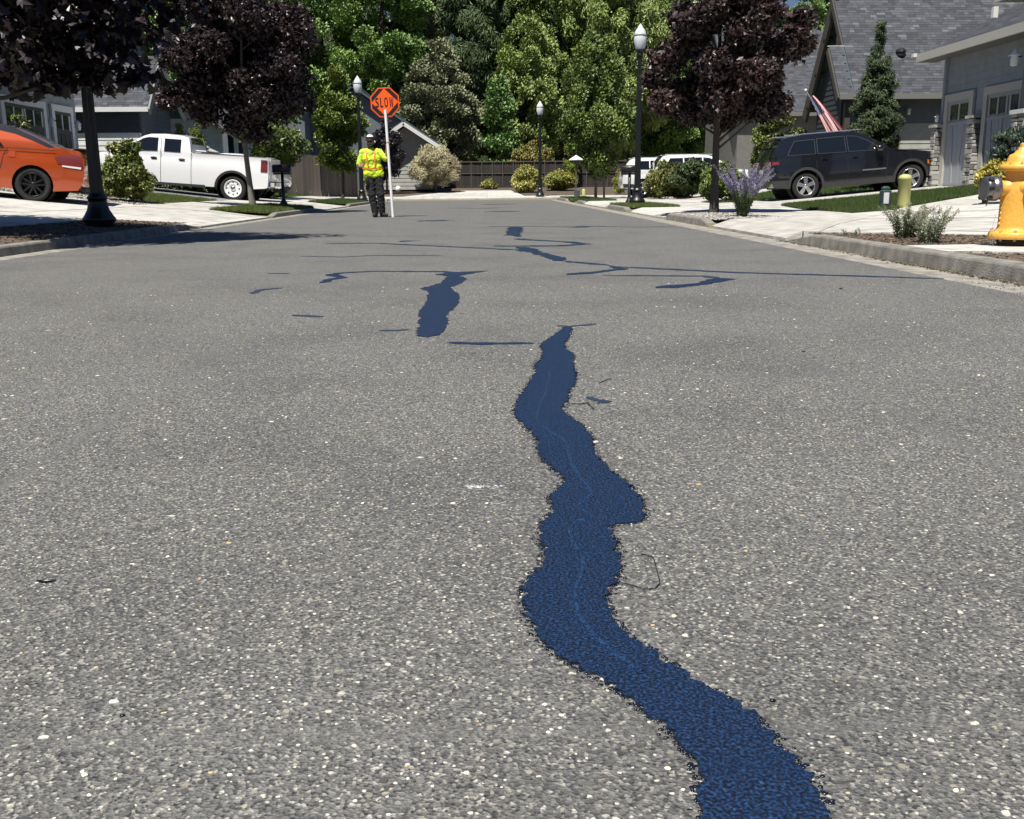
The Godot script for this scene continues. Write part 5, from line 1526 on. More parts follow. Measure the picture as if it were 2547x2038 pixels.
func car(called: String, label: String, category: String, S: Dictionary, group := "") -> Node3D:
	var root := thing(called, label, category, Vector3.ZERO, 0.0, group)
	var L: float = S.length
	var W: float = S.width
	var belt: float = S.belt
	var up: Array = S.upper
	var hw := func(x: float, y: float) -> float:
		var v := W * .5
		v *= 1.0 - S.nose * pow(clampf((x - L + 1.1) / 1.1, 0, 1), 2.2) - S.tail * pow(clampf((.8 - x) / .8, 0, 1), 2.0)
		if y > belt: v -= (y - belt) * S.tumble + .012
		else:
			var mid: float = belt * .66
			v -= .055 * pow((y - mid) / (belt - mid), 2) if y > mid else .07 * pow((mid - y) / mid, 2)
		return v
	var ra: float = S.arch
	var r: float = S.wheel
	var poly := []
	for p in up: poly.append(p)
	poly.append(Vector2(L - .12, S.sill))
	for ax in [S.front, S.rear]:
		var a0 := asin(clampf((S.sill - r) / ra, -1, 1))
		for i in 15:
			var a := lerpf(a0, PI - a0, i / 14.0)
			poly.append(Vector2(ax + cos(a) * ra, r + sin(a) * ra * S.get("arch_squash", 1.0)))
	poly.append(Vector2(.12, S.sill + .05))
	var body := Mb.new(true)
	for s in [-1.0, 1.0]:
		body.patch(poly, Vector2(.31, .11), func(p): return Vector3(p.x, p.y, s * hw.call(p.x, p.y)))
	var glass := Mb.new(true)
	var roof := Mb.new(true)
	for i in up.size() - 1:
		var a: Vector2 = up[i]
		var b: Vector2 = up[i + 1]
		var wa: float = hw.call(a.x, a.y)
		var wb: float = hw.call(b.x, b.y)
		var flat := absf(b.y - a.y) < absf(b.x - a.x) * 1.6
		for k in 10:
			var pts := []
			for t in [-1.0 + k * .2, -.8 + k * .2]:
				var cr: float = .035 * (1.0 - t * t)
				pts.append(Vector3(a.x - (0.0 if flat else signf(L * .5 - a.x) * cr), a.y + (cr if flat else 0.0), t * wa))
				pts.append(Vector3(b.x - (0.0 if flat else signf(L * .5 - b.x) * cr), b.y + (cr if flat else 0.0), t * wb))
			var g: bool = i in S.glass and k > 0 and k < 9
			var rf: bool = i in S.get("dark_roof", [])
			(glass if g else (roof if rf else body)).quad(pts[0], pts[1], pts[3], pts[2])
	var bo := obj("body", body, S.paint, root)
	obj("windscreen", glass, "car_glass", root)
	if S.has("dark_roof"): obj("roof", roof, "paint_black", root)
	var q := Mb.new()
	q.box(Vector3(L * .5, S.sill + .02, 0), Vector3(L * .88, .05, W * .62))
	obj("underbody", q, "car_gap", root)
	# wheels in dark wells
	for ax in [S.rear, S.front]:
		for s in [-1.0, 1.0]:
			var z: float = hw.call(ax, r)
			var wl := Mb.new(true)
			wl.lathe([Vector2(ra * 1.01, -.015), Vector2(ra * 1.01, -.36), Vector2(0, -.36)], 28, Vector3(ax, r, s * z), Basis(Vector3(1, 0, 0), PI / 2 * s))
			obj("wheel_well", wl, "car_gap", root)
			wheel(root, Vector3(ax, r, s * (z - S.tread * .5 - .015)), r, S.tread, s, S.style)
			if S.has("flare"):
				var ring := []
				for i in 15: ring.append(Vector2(ax + cos(PI * i / 14.0) * ra * .985, r + sin(PI * i / 14.0) * ra * .985 * S.get("arch_squash", 1.0)))
				for i in 15: ring.append(Vector2(ax + cos(PI * (14 - i) / 14.0) * (ra + .07), r + sin(PI * (14 - i) / 14.0) * (ra + .07) * S.get("arch_squash", 1.0)))
				var fl := Mb.new(true)
				fl.patch(ring, Vector2(.3, .3), func(p): return Vector3(p.x, p.y, s * (hw.call(p.x, p.y) + .014)))
				obj("arch_trim", fl, S.flare, root)
	# windows, seams, trims, lights on both flanks
	for s in [-1.0, 1.0]:
		for wpoly in S.windows:
			var w := Mb.new(true)
			w.patch(wpoly, Vector2(.4, .15), func(p): return Vector3(p.x, p.y, s * (hw.call(p.x, p.y) + .005)))
			obj("side_window", w, "car_glass", root)
			if S.has("window_trim"):
				var big := Geometry2D.offset_polygon(PackedVector2Array(wpoly), .013)
				if big.size():
					w = Mb.new(true)
					w.patch(Array(big[0]), Vector2(.4, .15), func(p): return Vector3(p.x, p.y, s * (hw.call(p.x, p.y) + .003)))
					obj("window_trim", w, S.window_trim, root)
		var sm := Mb.new(true)
		for line in S.seams:
			for i in line.size() - 1:
				var d: Vector2 = (line[i + 1] - line[i]).normalized()
				var nn := Vector2(-d.y, d.x) * .007
				sm.patch([line[i] - nn, line[i + 1] - nn, line[i + 1] + nn, line[i] + nn], Vector2(.4, .15), func(p): return Vector3(p.x, p.y, s * (hw.call(p.x, p.y) + .003)))
		obj("door_seam", sm, "car_gap", root)
		for p in S.get("panels", []):
			var w := Mb.new(true)
			w.patch(p[1], Vector2(.4, .12), func(v): return Vector3(v.x, v.y, s * (hw.call(v.x, v.y) + p[3])))
			obj(p[0], w, p[2], root)
		for hd in S.handles:
			var z: float = hw.call(hd.x, hd.y)
			var cup := Mb.new(true)
			cup.patch([hd + Vector2(-.1, -.025), hd + Vector2(.0, -.045), hd + Vector2(.1, -.025), hd + Vector2(.1, .025), hd + Vector2(0, .04), hd + Vector2(-.1, .025)], Vector2(1, 1), func(p): return Vector3(p.x, p.y, s * (hw.call(p.x, p.y) + .002)))
			obj("handle_cup", cup, "car_gap" if S.paint != "paint_white" else "car_trim_grey", root)
			slab("door_handle", Vector3(hd.x, hd.y + .01, s * (z + .025)), Vector3(.17, .03, .025), S.get("handle_mat", S.paint), root)
		if S.has("mirror"):
			var mp: Vector2 = S.mirror
			q = Mb.new(true)
			q.lathe([Vector2(0, -.09), Vector2(.1, -.06), Vector2(.12, 0), Vector2(.1, .07), Vector2(0, .09)], 10, Vector3(mp.x, mp.y, s * (hw.call(mp.x, mp.y) + .13)))
			obj("mirror", q, S.get("mirror_mat", S.paint), root)
			slab("mirror_arm", Vector3(mp.x, mp.y - .03, s * (hw.call(mp.x, mp.y) + .03)), Vector3(.08, .05, .1), "car_trim", root)
	for b in S.get("boxes", []):
		q = Mb.new()
		q.bevel(b[1], b[2], minf(minf(b[2].x, b[2].z), b[2].y) * .3)
		obj(b[0], q, b[3], root)
	return root

func make_vehicles():
	# dark sport utility, nose to the garage
	var suv := {"length": 4.95, "width": 1.96, "belt": 1.2, "nose": .14, "tail": .08, "tumble": .30, "paint": "paint_black", "rear": 1.0, "front": 4.02, "wheel": .385, "arch": .46, "sill": .34, "tread": .26, "style": "alloy", "flare": "car_trim_grey",
		"upper": [Vector2(.1, .4), Vector2(.02, .55), Vector2(.0, .75), Vector2(.03, .95), Vector2(.07, 1.2), Vector2(.2, 1.5), Vector2(.38, 1.72), Vector2(.55, 1.78), Vector2(1.1, 1.815), Vector2(1.9, 1.82), Vector2(2.45, 1.775), Vector2(2.7, 1.71), Vector2(3.05, 1.5), Vector2(3.45, 1.24), Vector2(3.6, 1.2), Vector2(4.1, 1.15), Vector2(4.6, 1.07), Vector2(4.8, .98), Vector2(4.9, .8), Vector2(4.94, .6), Vector2(4.92, .42)],
		"glass": [4, 5, 11, 12], "window_trim": "car_trim_grey",
		"windows": [[Vector2(.5, 1.28), Vector2(1.28, 1.265), Vector2(1.28, 1.66), Vector2(.72, 1.65)], [Vector2(1.36, 1.265), Vector2(2.16, 1.255), Vector2(2.14, 1.68), Vector2(1.36, 1.67)], [Vector2(2.24, 1.255), Vector2(3.2, 1.24), Vector2(2.78, 1.52), Vector2(2.5, 1.65), Vector2(2.22, 1.68)]],
		"seams": [[Vector2(1.32, .45), Vector2(1.32, 1.22)], [Vector2(2.2, .45), Vector2(2.2, 1.22)], [Vector2(3.3, .45), Vector2(3.36, 1.1), Vector2(3.3, 1.22)], [Vector2(1.36, .44), Vector2(3.3, .44)]],
		"handles": [Vector2(1.55, 1.1), Vector2(2.42, 1.09)], "mirror": Vector2(3.08, 1.27), "mirror_mat": "paint_black",
		"panels": [["sill_trim", [Vector2(1.46, .3), Vector2(3.56, .3), Vector2(3.56, .44), Vector2(1.46, .44)], "car_trim_grey", .012], ["bumper_trim", [Vector2(.06, .42), Vector2(.56, .42), Vector2(.56, .58), Vector2(.03, .6)], "car_trim_grey", .008], ["badge_strip", [Vector2(2.62, .68), Vector2(3.3, .68), Vector2(3.3, .72), Vector2(2.62, .72)], "alloy", .008], ["tail_light", [Vector2(.05, 1.03), Vector2(.26, 1.04), Vector2(.24, 1.12), Vector2(.07, 1.13)], "tail_red", .01], ["side_marker", [Vector2(4.5, .74), Vector2(4.56, .73), Vector2(4.54, .84), Vector2(4.5, .85)], "amber", .008], ["headlight", [Vector2(4.5, .95), Vector2(4.84, .9), Vector2(4.8, 1.0), Vector2(4.5, 1.06)], "car_glass", .008]],
		"boxes": [["tail_light", Vector3(.02, 1.08, .62), Vector3(.06, .11, .5), "tail_red"], ["tail_light", Vector3(.02, 1.08, -.62), Vector3(.06, .11, .5), "tail_red"], ["rear_glint", Vector3(.1, 1.16, .86), Vector3(.06, .07, .06), "chrome"], ["roof_rail", Vector3(1.6, 1.83, .7), Vector3(2.2, .035, .035), "alloy"], ["roof_rail", Vector3(1.6, 1.83, -.7), Vector3(2.2, .035, .035), "alloy"], ["spoiler", Vector3(.36, 1.76, 0), Vector3(.3, .04, 1.2), "paint_black"], ["rear_plate", Vector3(-.02, .86, 0), Vector3(.02, .12, .3), "plate"], ["grille", Vector3(4.93, .78, 0), Vector3(.04, .2, 1.1), "car_trim"]]}
	var c := car("dark_car", "black sport utility car with silver wheels parked nose to the garage on the right", "car", suv)
	c.transform = Transform3D(Basis(Vector3(0, 0, 1), deg_to_rad(4.2)), Vector3(8.17, .155, -30.0))
	suv.paint = "paint_white"; suv.mirror_mat = "paint_white"; suv.erase("flare")
	c = car("white_car", "white car with red tail lamp, farther of the two parked behind the right maple", "car", suv, "white cars behind the right maple")
	c.position = Vector3(6.55, .16, -50.2)
	c = copy(c, Vector3(7.55, .2, -46.9), 0.0, "white car with dark windows, nearer of the two parked behind the right maple", "white cars behind the right maple")
	# white pickup
	var truck := {"length": 5.9, "width": 2.03, "belt": 1.34, "nose": .1, "tail": .02, "tumble": .28, "paint": "paint_white", "rear": 1.12, "front": 4.85, "wheel": .41, "arch": .52, "arch_squash": .96, "sill": .42, "tread": .27, "style": "steel", "flare": "car_trim",
		"upper": [Vector2(.03, .5), Vector2(.0, .7), Vector2(.0, 1.0), Vector2(.02, 1.4), Vector2(.1, 1.43), Vector2(.9, 1.425), Vector2(2.42, 1.42), Vector2(2.46, 1.45), Vector2(2.5, 1.7), Vector2(2.56, 1.88), Vector2(2.75, 1.94), Vector2(3.3, 1.96), Vector2(3.75, 1.93), Vector2(3.95, 1.86), Vector2(4.35, 1.62), Vector2(4.75, 1.36), Vector2(4.9, 1.3), Vector2(5.5, 1.24), Vector2(5.8, 1.14), Vector2(5.88, .9), Vector2(5.88, .5)],
		"glass": [8, 14], "windows": [[Vector2(2.78, 1.42), Vector2(3.3, 1.42), Vector2(3.3, 1.82), Vector2(2.78, 1.82)], [Vector2(3.5, 1.42), Vector2(4.5, 1.4), Vector2(4.36, 1.52), Vector2(3.98, 1.78), Vector2(3.8, 1.83), Vector2(3.5, 1.83)]],
		"seams": [[Vector2(2.44, .46), Vector2(2.44, 1.43)], [Vector2(3.4, .46), Vector2(3.4, 1.84)], [Vector2(4.62, .5), Vector2(4.62, 1.32)]], "handles": [Vector2(2.74, 1.2), Vector2(3.62, 1.2)], "handle_mat": "chrome", "mirror": Vector2(4.4, 1.42), "mirror_mat": "car_trim",
		"panels": [["tail_light", [Vector2(.02, .98), Vector2(.24, .98), Vector2(.24, 1.36), Vector2(.03, 1.36)], "tail_red", .012], ["sill_trim", [Vector2(2.0, .38), Vector2(4.3, .38), Vector2(4.3, .46), Vector2(2.0, .46)], "car_trim_grey", .006]],
		"boxes": [["rear_bumper", Vector3(-.03, .6, 0), Vector3(.1, .2, 1.86), "chrome"], ["tailgate", Vector3(-.012, 1.1, 0), Vector3(.03, .62, 1.5), "paint_white"], ["tailgate_handle", Vector3(-.03, 1.2, 0), Vector3(.02, .1, .3), "car_trim"], ["tow_hitch", Vector3(-.06, .42, 0), Vector3(.2, .1, .1), "car_trim"], ["rear_plate", Vector3(-.13, .62, 0), Vector3(.02, .13, .3), "plate"], ["bed_rail_cap", Vector3(1.25, 1.435, .9), Vector3(2.3, .02, .09), "car_trim"], ["bed_rail_cap", Vector3(1.25, 1.435, -.9), Vector3(2.3, .02, .09), "car_trim"], ["tool_box", Vector3(2.2, 1.48, 0), Vector3(.4, .1, 1.5), "alloy"], ["grille", Vector3(5.87, .9, 0), Vector3(.05, .3, 1.5), "chrome"]]}
	c = car("white_pickup", "white four door pickup truck parked on the grey drive on the left", "pickup truck", truck)
	c.transform = Transform3D(Basis(Vector3(0, 1, 0), PI) * Basis(Vector3(0, 0, 1), deg_to_rad(4.4)), Vector3(-7.06, .18, -33.95))
	# closed bed: a dark sheet stands in for the shaded well between the rails
	slab("bed_shade_sheet", Vector3(1.2, 1.462, 0), Vector3(2.0, .012, 1.55), "car_trim", c)
	# orange saloon
	var sal := {"length": 5.0, "width": 1.9, "belt": 1.0, "nose": .16, "tail": .07, "tumble": .42, "paint": "paint_orange", "rear": .97, "front": 4.05, "wheel": .345, "arch": .39, "sill": .24, "tread": .25, "style": "dark",
		"upper": [Vector2(.12, .3), Vector2(.03, .45), Vector2(.0, .65), Vector2(.0, .88), Vector2(.06, 1.04), Vector2(.12, 1.08), Vector2(.42, 1.1), Vector2(.55, 1.12), Vector2(.95, 1.3), Vector2(1.3, 1.43), Vector2(1.6, 1.475), Vector2(2.1, 1.485), Vector2(2.6, 1.45), Vector2(2.9, 1.38), Vector2(3.65, 1.05), Vector2(4.4, .97), Vector2(4.75, .85), Vector2(4.95, .65), Vector2(4.98, .4)],
		"glass": [7, 8, 13], "dark_roof": [9, 10, 11, 12],
		"windows": [[Vector2(1.5, 1.06), Vector2(2.2, 1.05), Vector2(2.2, 1.37), Vector2(1.75, 1.35)], [Vector2(2.3, 1.05), Vector2(3.3, 1.03), Vector2(2.85, 1.28), Vector2(2.6, 1.34), Vector2(2.3, 1.375)]],
		"seams": [[Vector2(1.56, .62), Vector2(1.5, .9), Vector2(1.42, 1.02)], [Vector2(2.25, .3), Vector2(2.25, 1.04)], [Vector2(3.4, .3), Vector2(3.42, 1.02)], [Vector2(.55, 1.05), Vector2(3.4, 1.0)]], "handles": [Vector2(1.75, .93), Vector2(2.55, .92)], "mirror": Vector2(3.15, 1.06),
		"panels": [["tail_light", [Vector2(.03, .74), Vector2(.06, .72), Vector2(.5, .8), Vector2(.56, .92), Vector2(.4, .99), Vector2(.05, .98)], "tail_red", .008], ["reversing_light", [Vector2(.06, .72), Vector2(.4, .745), Vector2(.42, .775), Vector2(.06, .76)], "tail_clear", .011], ["roof_sail", [Vector2(.66, 1.10), Vector2(.98, 1.22), Vector2(1.3, 1.325), Vector2(1.62, 1.375), Vector2(2.4, 1.405), Vector2(2.9, 1.32), Vector2(2.9, 1.38), Vector2(2.6, 1.45), Vector2(2.1, 1.483), Vector2(1.6, 1.473), Vector2(1.3, 1.43), Vector2(.95, 1.3), Vector2(.55, 1.12)], "paint_black", .006], ["fuel_flap", [Vector2(1.28, .86), Vector2(1.42, .86), Vector2(1.42, .98), Vector2(1.28, .98)], "paint_orange", .008]],
		"boxes": [["spoiler", Vector3(.1, 1.13, 0), Vector3(.3, .03, 1.5), "car_trim"], ["tail_light", Vector3(.0, .86, 0), Vector3(.03, .14, 1.6), "tail_red"], ["rear_plate", Vector3(-.01, .58, 0), Vector3(.02, .13, .32), "plate"], ["diffuser", Vector3(.08, .3, 0), Vector3(.12, .14, 1.3), "car_trim"]]}
	c = car("orange_car", "orange saloon car with black roof and dark wheels behind the big lamp post", "car", sal)
	c.transform = Transform3D(Basis(Vector3(0, 1, 0), PI + deg_to_rad(12.0)) * Basis(Vector3(0, 0, 1), deg_to_rad(5.0)), Vector3(-8.47, .345, -22.03))
	sal.paint = "paint_white"; sal.erase("dark_roof"); sal.panels = [sal.panels[0], sal.panels[1]]
	c = car("white_car", "white car parked beyond the bed of the white pickup", "car", sal)
	c.transform = Transform3D(Basis(Vector3(0, 1, 0), PI) * Basis(Vector3(0, 0, 1), deg_to_rad(2.0)), Vector3(-7.4, .36, -38.1))

# ---------------------------------------------------------------- street furniture
func street_lamp(label: String, at: Vector3, h: float):
	var t := thing("street_lamp", label, "street lamp", at, 0.0, "black street lamps along the street")
	var q := Mb.new(true)
	q.lathe([Vector2(.0, 0), Vector2(.195, 0), Vector2(.195, .05), Vector2(.235, .085), Vector2(.235, .11), Vector2(.2, .16), Vector2(.155, .24), Vector2(.135, .33), Vector2(.132, .39), Vector2(.145, .395), Vector2(.145, .42), Vector2(.12, .44), Vector2(.115, .47), Vector2(.09, .48)], 24)
	obj("base", q, "lamp_black", t)
	q = Mb.new()
	var n := 32
	for k in n:
		var a0 := TAU * k / n
		var a1 := TAU * (k + 1) / n
		var d0 := 1.0 if k % 2 else .9
		var d1 := 1.0 if (k + 1) % 2 else .9
		var b := .095
		var c := .056
		q.quad(Vector3(cos(a0) * d0 * b, .44, sin(a0) * d0 * b), Vector3(cos(a0) * d0 * c, h - .86, sin(a0) * d0 * c), Vector3(cos(a1) * d1 * c, h - .86, sin(a1) * d1 * c), Vector3(cos(a1) * d1 * b, .44, sin(a1) * d1 * b))
	obj("post", q, "lamp_black", t)
	q = Mb.new(true)
	q.lathe([Vector2(.07, h - .87), Vector2(.1, h - .85), Vector2(.1, h - .82), Vector2(.075, h - .8), Vector2(.11, h - .74), Vector2(.15, h - .71), Vector2(.0, h - .7)], 20)
	obj("collar", q, "lamp_black", t)
	q = Mb.new(true)
	q.lathe([Vector2(.11, h - .71), Vector2(.15, h - .62), Vector2(.175, h - .5), Vector2(.18, h - .4), Vector2(.165, h - .33)], 24)
	obj("globe", q, "lamp_globe", t)
	q = Mb.new(true)
	q.lathe([Vector2(.175, h - .335), Vector2(.185, h - .32), Vector2(.175, h - .3), Vector2(.165, h - .295)], 24)
	obj("band", q, "lamp_vent", t)
	q = Mb.new(true)
	q.lathe([Vector2(.165, h - .295), Vector2(.15, h - .22), Vector2(.105, h - .15), Vector2(.075, h - .12), Vector2(.07, h - .09), Vector2(.03, h - .05), Vector2(0, h)], 24)
	obj("cap", q, "lamp_globe", t)

func make_hydrant():
	var at := Vector3(4.585, .105, -8.69)
	var t := thing("fire_hydrant", "yellow fire hydrant with black side cap at the right edge", "fire hydrant", at)
	var q := Mb.new(true)
	q.lathe([Vector2(.138, 0), Vector2(.138, .07), Vector2(.0, .07)], 24)
	obj("lower_barrel", q, "iron_black", t)
	q = Mb.new(true)
	q.lathe([Vector2(.12, .07), Vector2(.205, .072), Vector2(.214, .085), Vector2(.212, .118), Vector2(.2, .132), Vector2(.165, .14), Vector2(.15, .155), Vector2(.143, .18), Vector2(.141, .42), Vector2(.14, .47), Vector2(.132, .52), Vector2(.118, .56), Vector2(.113, .6), Vector2(.113, .65)], 36)
	obj("barrel", q, "hydrant_yellow", t)
	q = Mb.new(true)
	q.lathe([Vector2(.11, .645), Vector2(.158, .648), Vector2(.168, .66), Vector2(.168, .685), Vector2(.155, .7), Vector2(.128, .708), Vector2(.118, .725), Vector2(.112, .755), Vector2(.096, .782), Vector2(.066, .796), Vector2(.058, .81), Vector2(.036, .826), Vector2(.034, .84), Vector2(.0, .842)], 36)
	obj("bonnet", q, "hydrant_yellow", t)
	q = Mb.new()
	q.lathe([Vector2(.028, .838), Vector2(.024, .872), Vector2(.017, .878), Vector2(0, .878)], 5)
	obj("nut", q, "hydrant_yellow", t)
	for i in 10:
		var a := TAU * i / 10 + .15
		for lv in [[.19, .136, .016], [.148, .705, .012]]:
			q = Mb.new()
			q.lathe([Vector2(lv[2], -.008), Vector2(lv[2], .012), Vector2(lv[2] * .8, .018), Vector2(0, .018)], 6, Vector3(cos(a) * lv[0], lv[1], sin(a) * lv[0]))
			obj("bolt", q, "hydrant_yellow", t)
		q = Mb.new()
		q.lathe([Vector2(.012, 0), Vector2(.012, .02)], 6, Vector3(cos(a) * .185, .055, sin(a) * .185))
		obj("bolt", q, "steel_worn", t)
	# nozzles: a big one with a black quick coupling to the left, a small one towards the street side
	var left := Basis(Vector3(0, 0, 1), PI / 2)
	q = Mb.new(true)
	q.lathe([Vector2(.085, .08), Vector2(.08, .12), Vector2(.066, .14), Vector2(.064, .17), Vector2(.078, .178), Vector2(.078, .195)], 24, Vector3(0, .5, 0), left)
	obj("nozzle", q, "hydrant_yellow", t)
	q = Mb.new(true)
	q.lathe([Vector2(.06, .19), Vector2(.1, .192), Vector2(.106, .2), Vector2(.106, .235), Vector2(.096, .245), Vector2(.096, .262), Vector2(.105, .27), Vector2(.104, .305), Vector2(.09, .315), Vector2(.05, .318), Vector2(0, .318)], 28, Vector3(0, .5, 0), left)
	var cap := obj("side_cap", q, "steel_worn", t)
	for i in 8:
		var a := TAU * i / 8
		slab("lug", Vector3(-.288, .5 + cos(a) * .104, sin(a) * .104), Vector3(.04, .03, .03), "iron_black", cap, Basis(Vector3(1, 0, 0), a))
	var ring := []
	for i in 13: ring.append(Vector3(-.27 - .03 * sin(i * PI / 12.0) , .405 - .055 * sin(i * PI / 12.0) + (.01 * i / 12.0), .03 + .02 * cos(i * PI / 12.0) + .03 * i / 12.0))
	q = Mb.new(true)
	q.tube(ring, .0035, 5)
	obj("cable", q, "lamp_vent", cap)
	var fwd := Basis(Vector3(0, 1, 0), .12) * Basis(Vector3(1, 0, 0), PI / 2)
	q = Mb.new(true)
	q.lathe([Vector2(.08, .07), Vector2(.074, .12), Vector2(.06, .14), Vector2(.058, .16)], 24, Vector3(0, .5, 0), fwd)
	obj("nozzle", q, "hydrant_yellow", t)
	q = Mb.new(true)
	q.lathe([Vector2(.058, .158), Vector2(.07, .162), Vector2(.074, .17), Vector2(.074, .205), Vector2(.06, .214), Vector2(.028, .216), Vector2(.026, .24), Vector2(0, .24)], 24, Vector3(0, .5, 0), fwd)
	obj("front_cap", q, "hydrant_yellow", t)
	var right := Basis(Vector3(0, 0, 1), -PI / 2)
	q = Mb.new(true)
	q.lathe([Vector2(.08, .08), Vector2(.074, .12), Vector2(.06, .14), Vector2(.058, .16), Vector2(.074, .17), Vector2(.074, .205), Vector2(.06, .214), Vector2(.026, .24), Vector2(0, .24)], 24, Vector3(0, .5, 0), right)
	obj("front_cap", q, "hydrant_yellow", t)
	q = Mb.new(true)
	var chain := []
	for i in 14:
		var u := i / 13.0
		chain.append(Vector3(.09 - .03 * u, .46 - .14 * sin(u * PI) - .02 * u, .2 - .07 * u))
	q.tube(chain, .006, 6)
	obj("chain", q, "steel_worn", t)
	for i in 5:
		var a := PI + .1 + i * .02
		q = Mb.new(true)
		q.lathe([Vector2(0, -.01), Vector2(.012, -.006), Vector2(.014, 0), Vector2(.008, .012), Vector2(0, .016)], 7, Vector3(cos(a) * .142, .2 + i * .045, sin(a) * .02))
		obj("casting_boss", q, "hydrant_yellow", t)
	# marker wire on the left
	var wire := []
	for i in 9:
		var u := i / 8.0
		wire.append(Vector3(-.2 - .02 * sin(u * PI), .02 + .26 * u, .04))
	q = Mb.new(true)
	q.tube(wire, .002, 4)
	obj("marker_wire", q, "lamp_vent", t)

func mailbox(label: String, at: Vector3, flag: bool):
	var t := thing("mailbox", label, "mailbox", at, 0.0, "")
	var q := Mb.new(true)
	q.lathe([Vector2(.13, 0), Vector2(.12, .05), Vector2(.07, .14), Vector2(.05, .2), Vector2(.045, .95), Vector2(0, .95)], 12)
	obj("post", q, "lamp_black", t)
	q = Mb.new(true)
	var arch := [Vector2(-.1, 0), Vector2(.1, 0)]
	for i in 9: arch.append(Vector2(cos(PI * i / 8.0) * .1, .13 + sin(PI * i / 8.0) * .1))
	q.prism(arch, Vector3(-.26, .93, 0), Vector3(0, 0, 1), Vector3.UP, Vector3(1, 0, 0), .52)
	obj("box", q, "lamp_black", t)
	slab("arm", Vector3(0, .9, 0), Vector3(.5, .05, .06), "lamp_black", t)
	if flag: slab("flag", Vector3(.1, 1.12, .115), Vector3(.14, .1, .012), "tail_red", t)

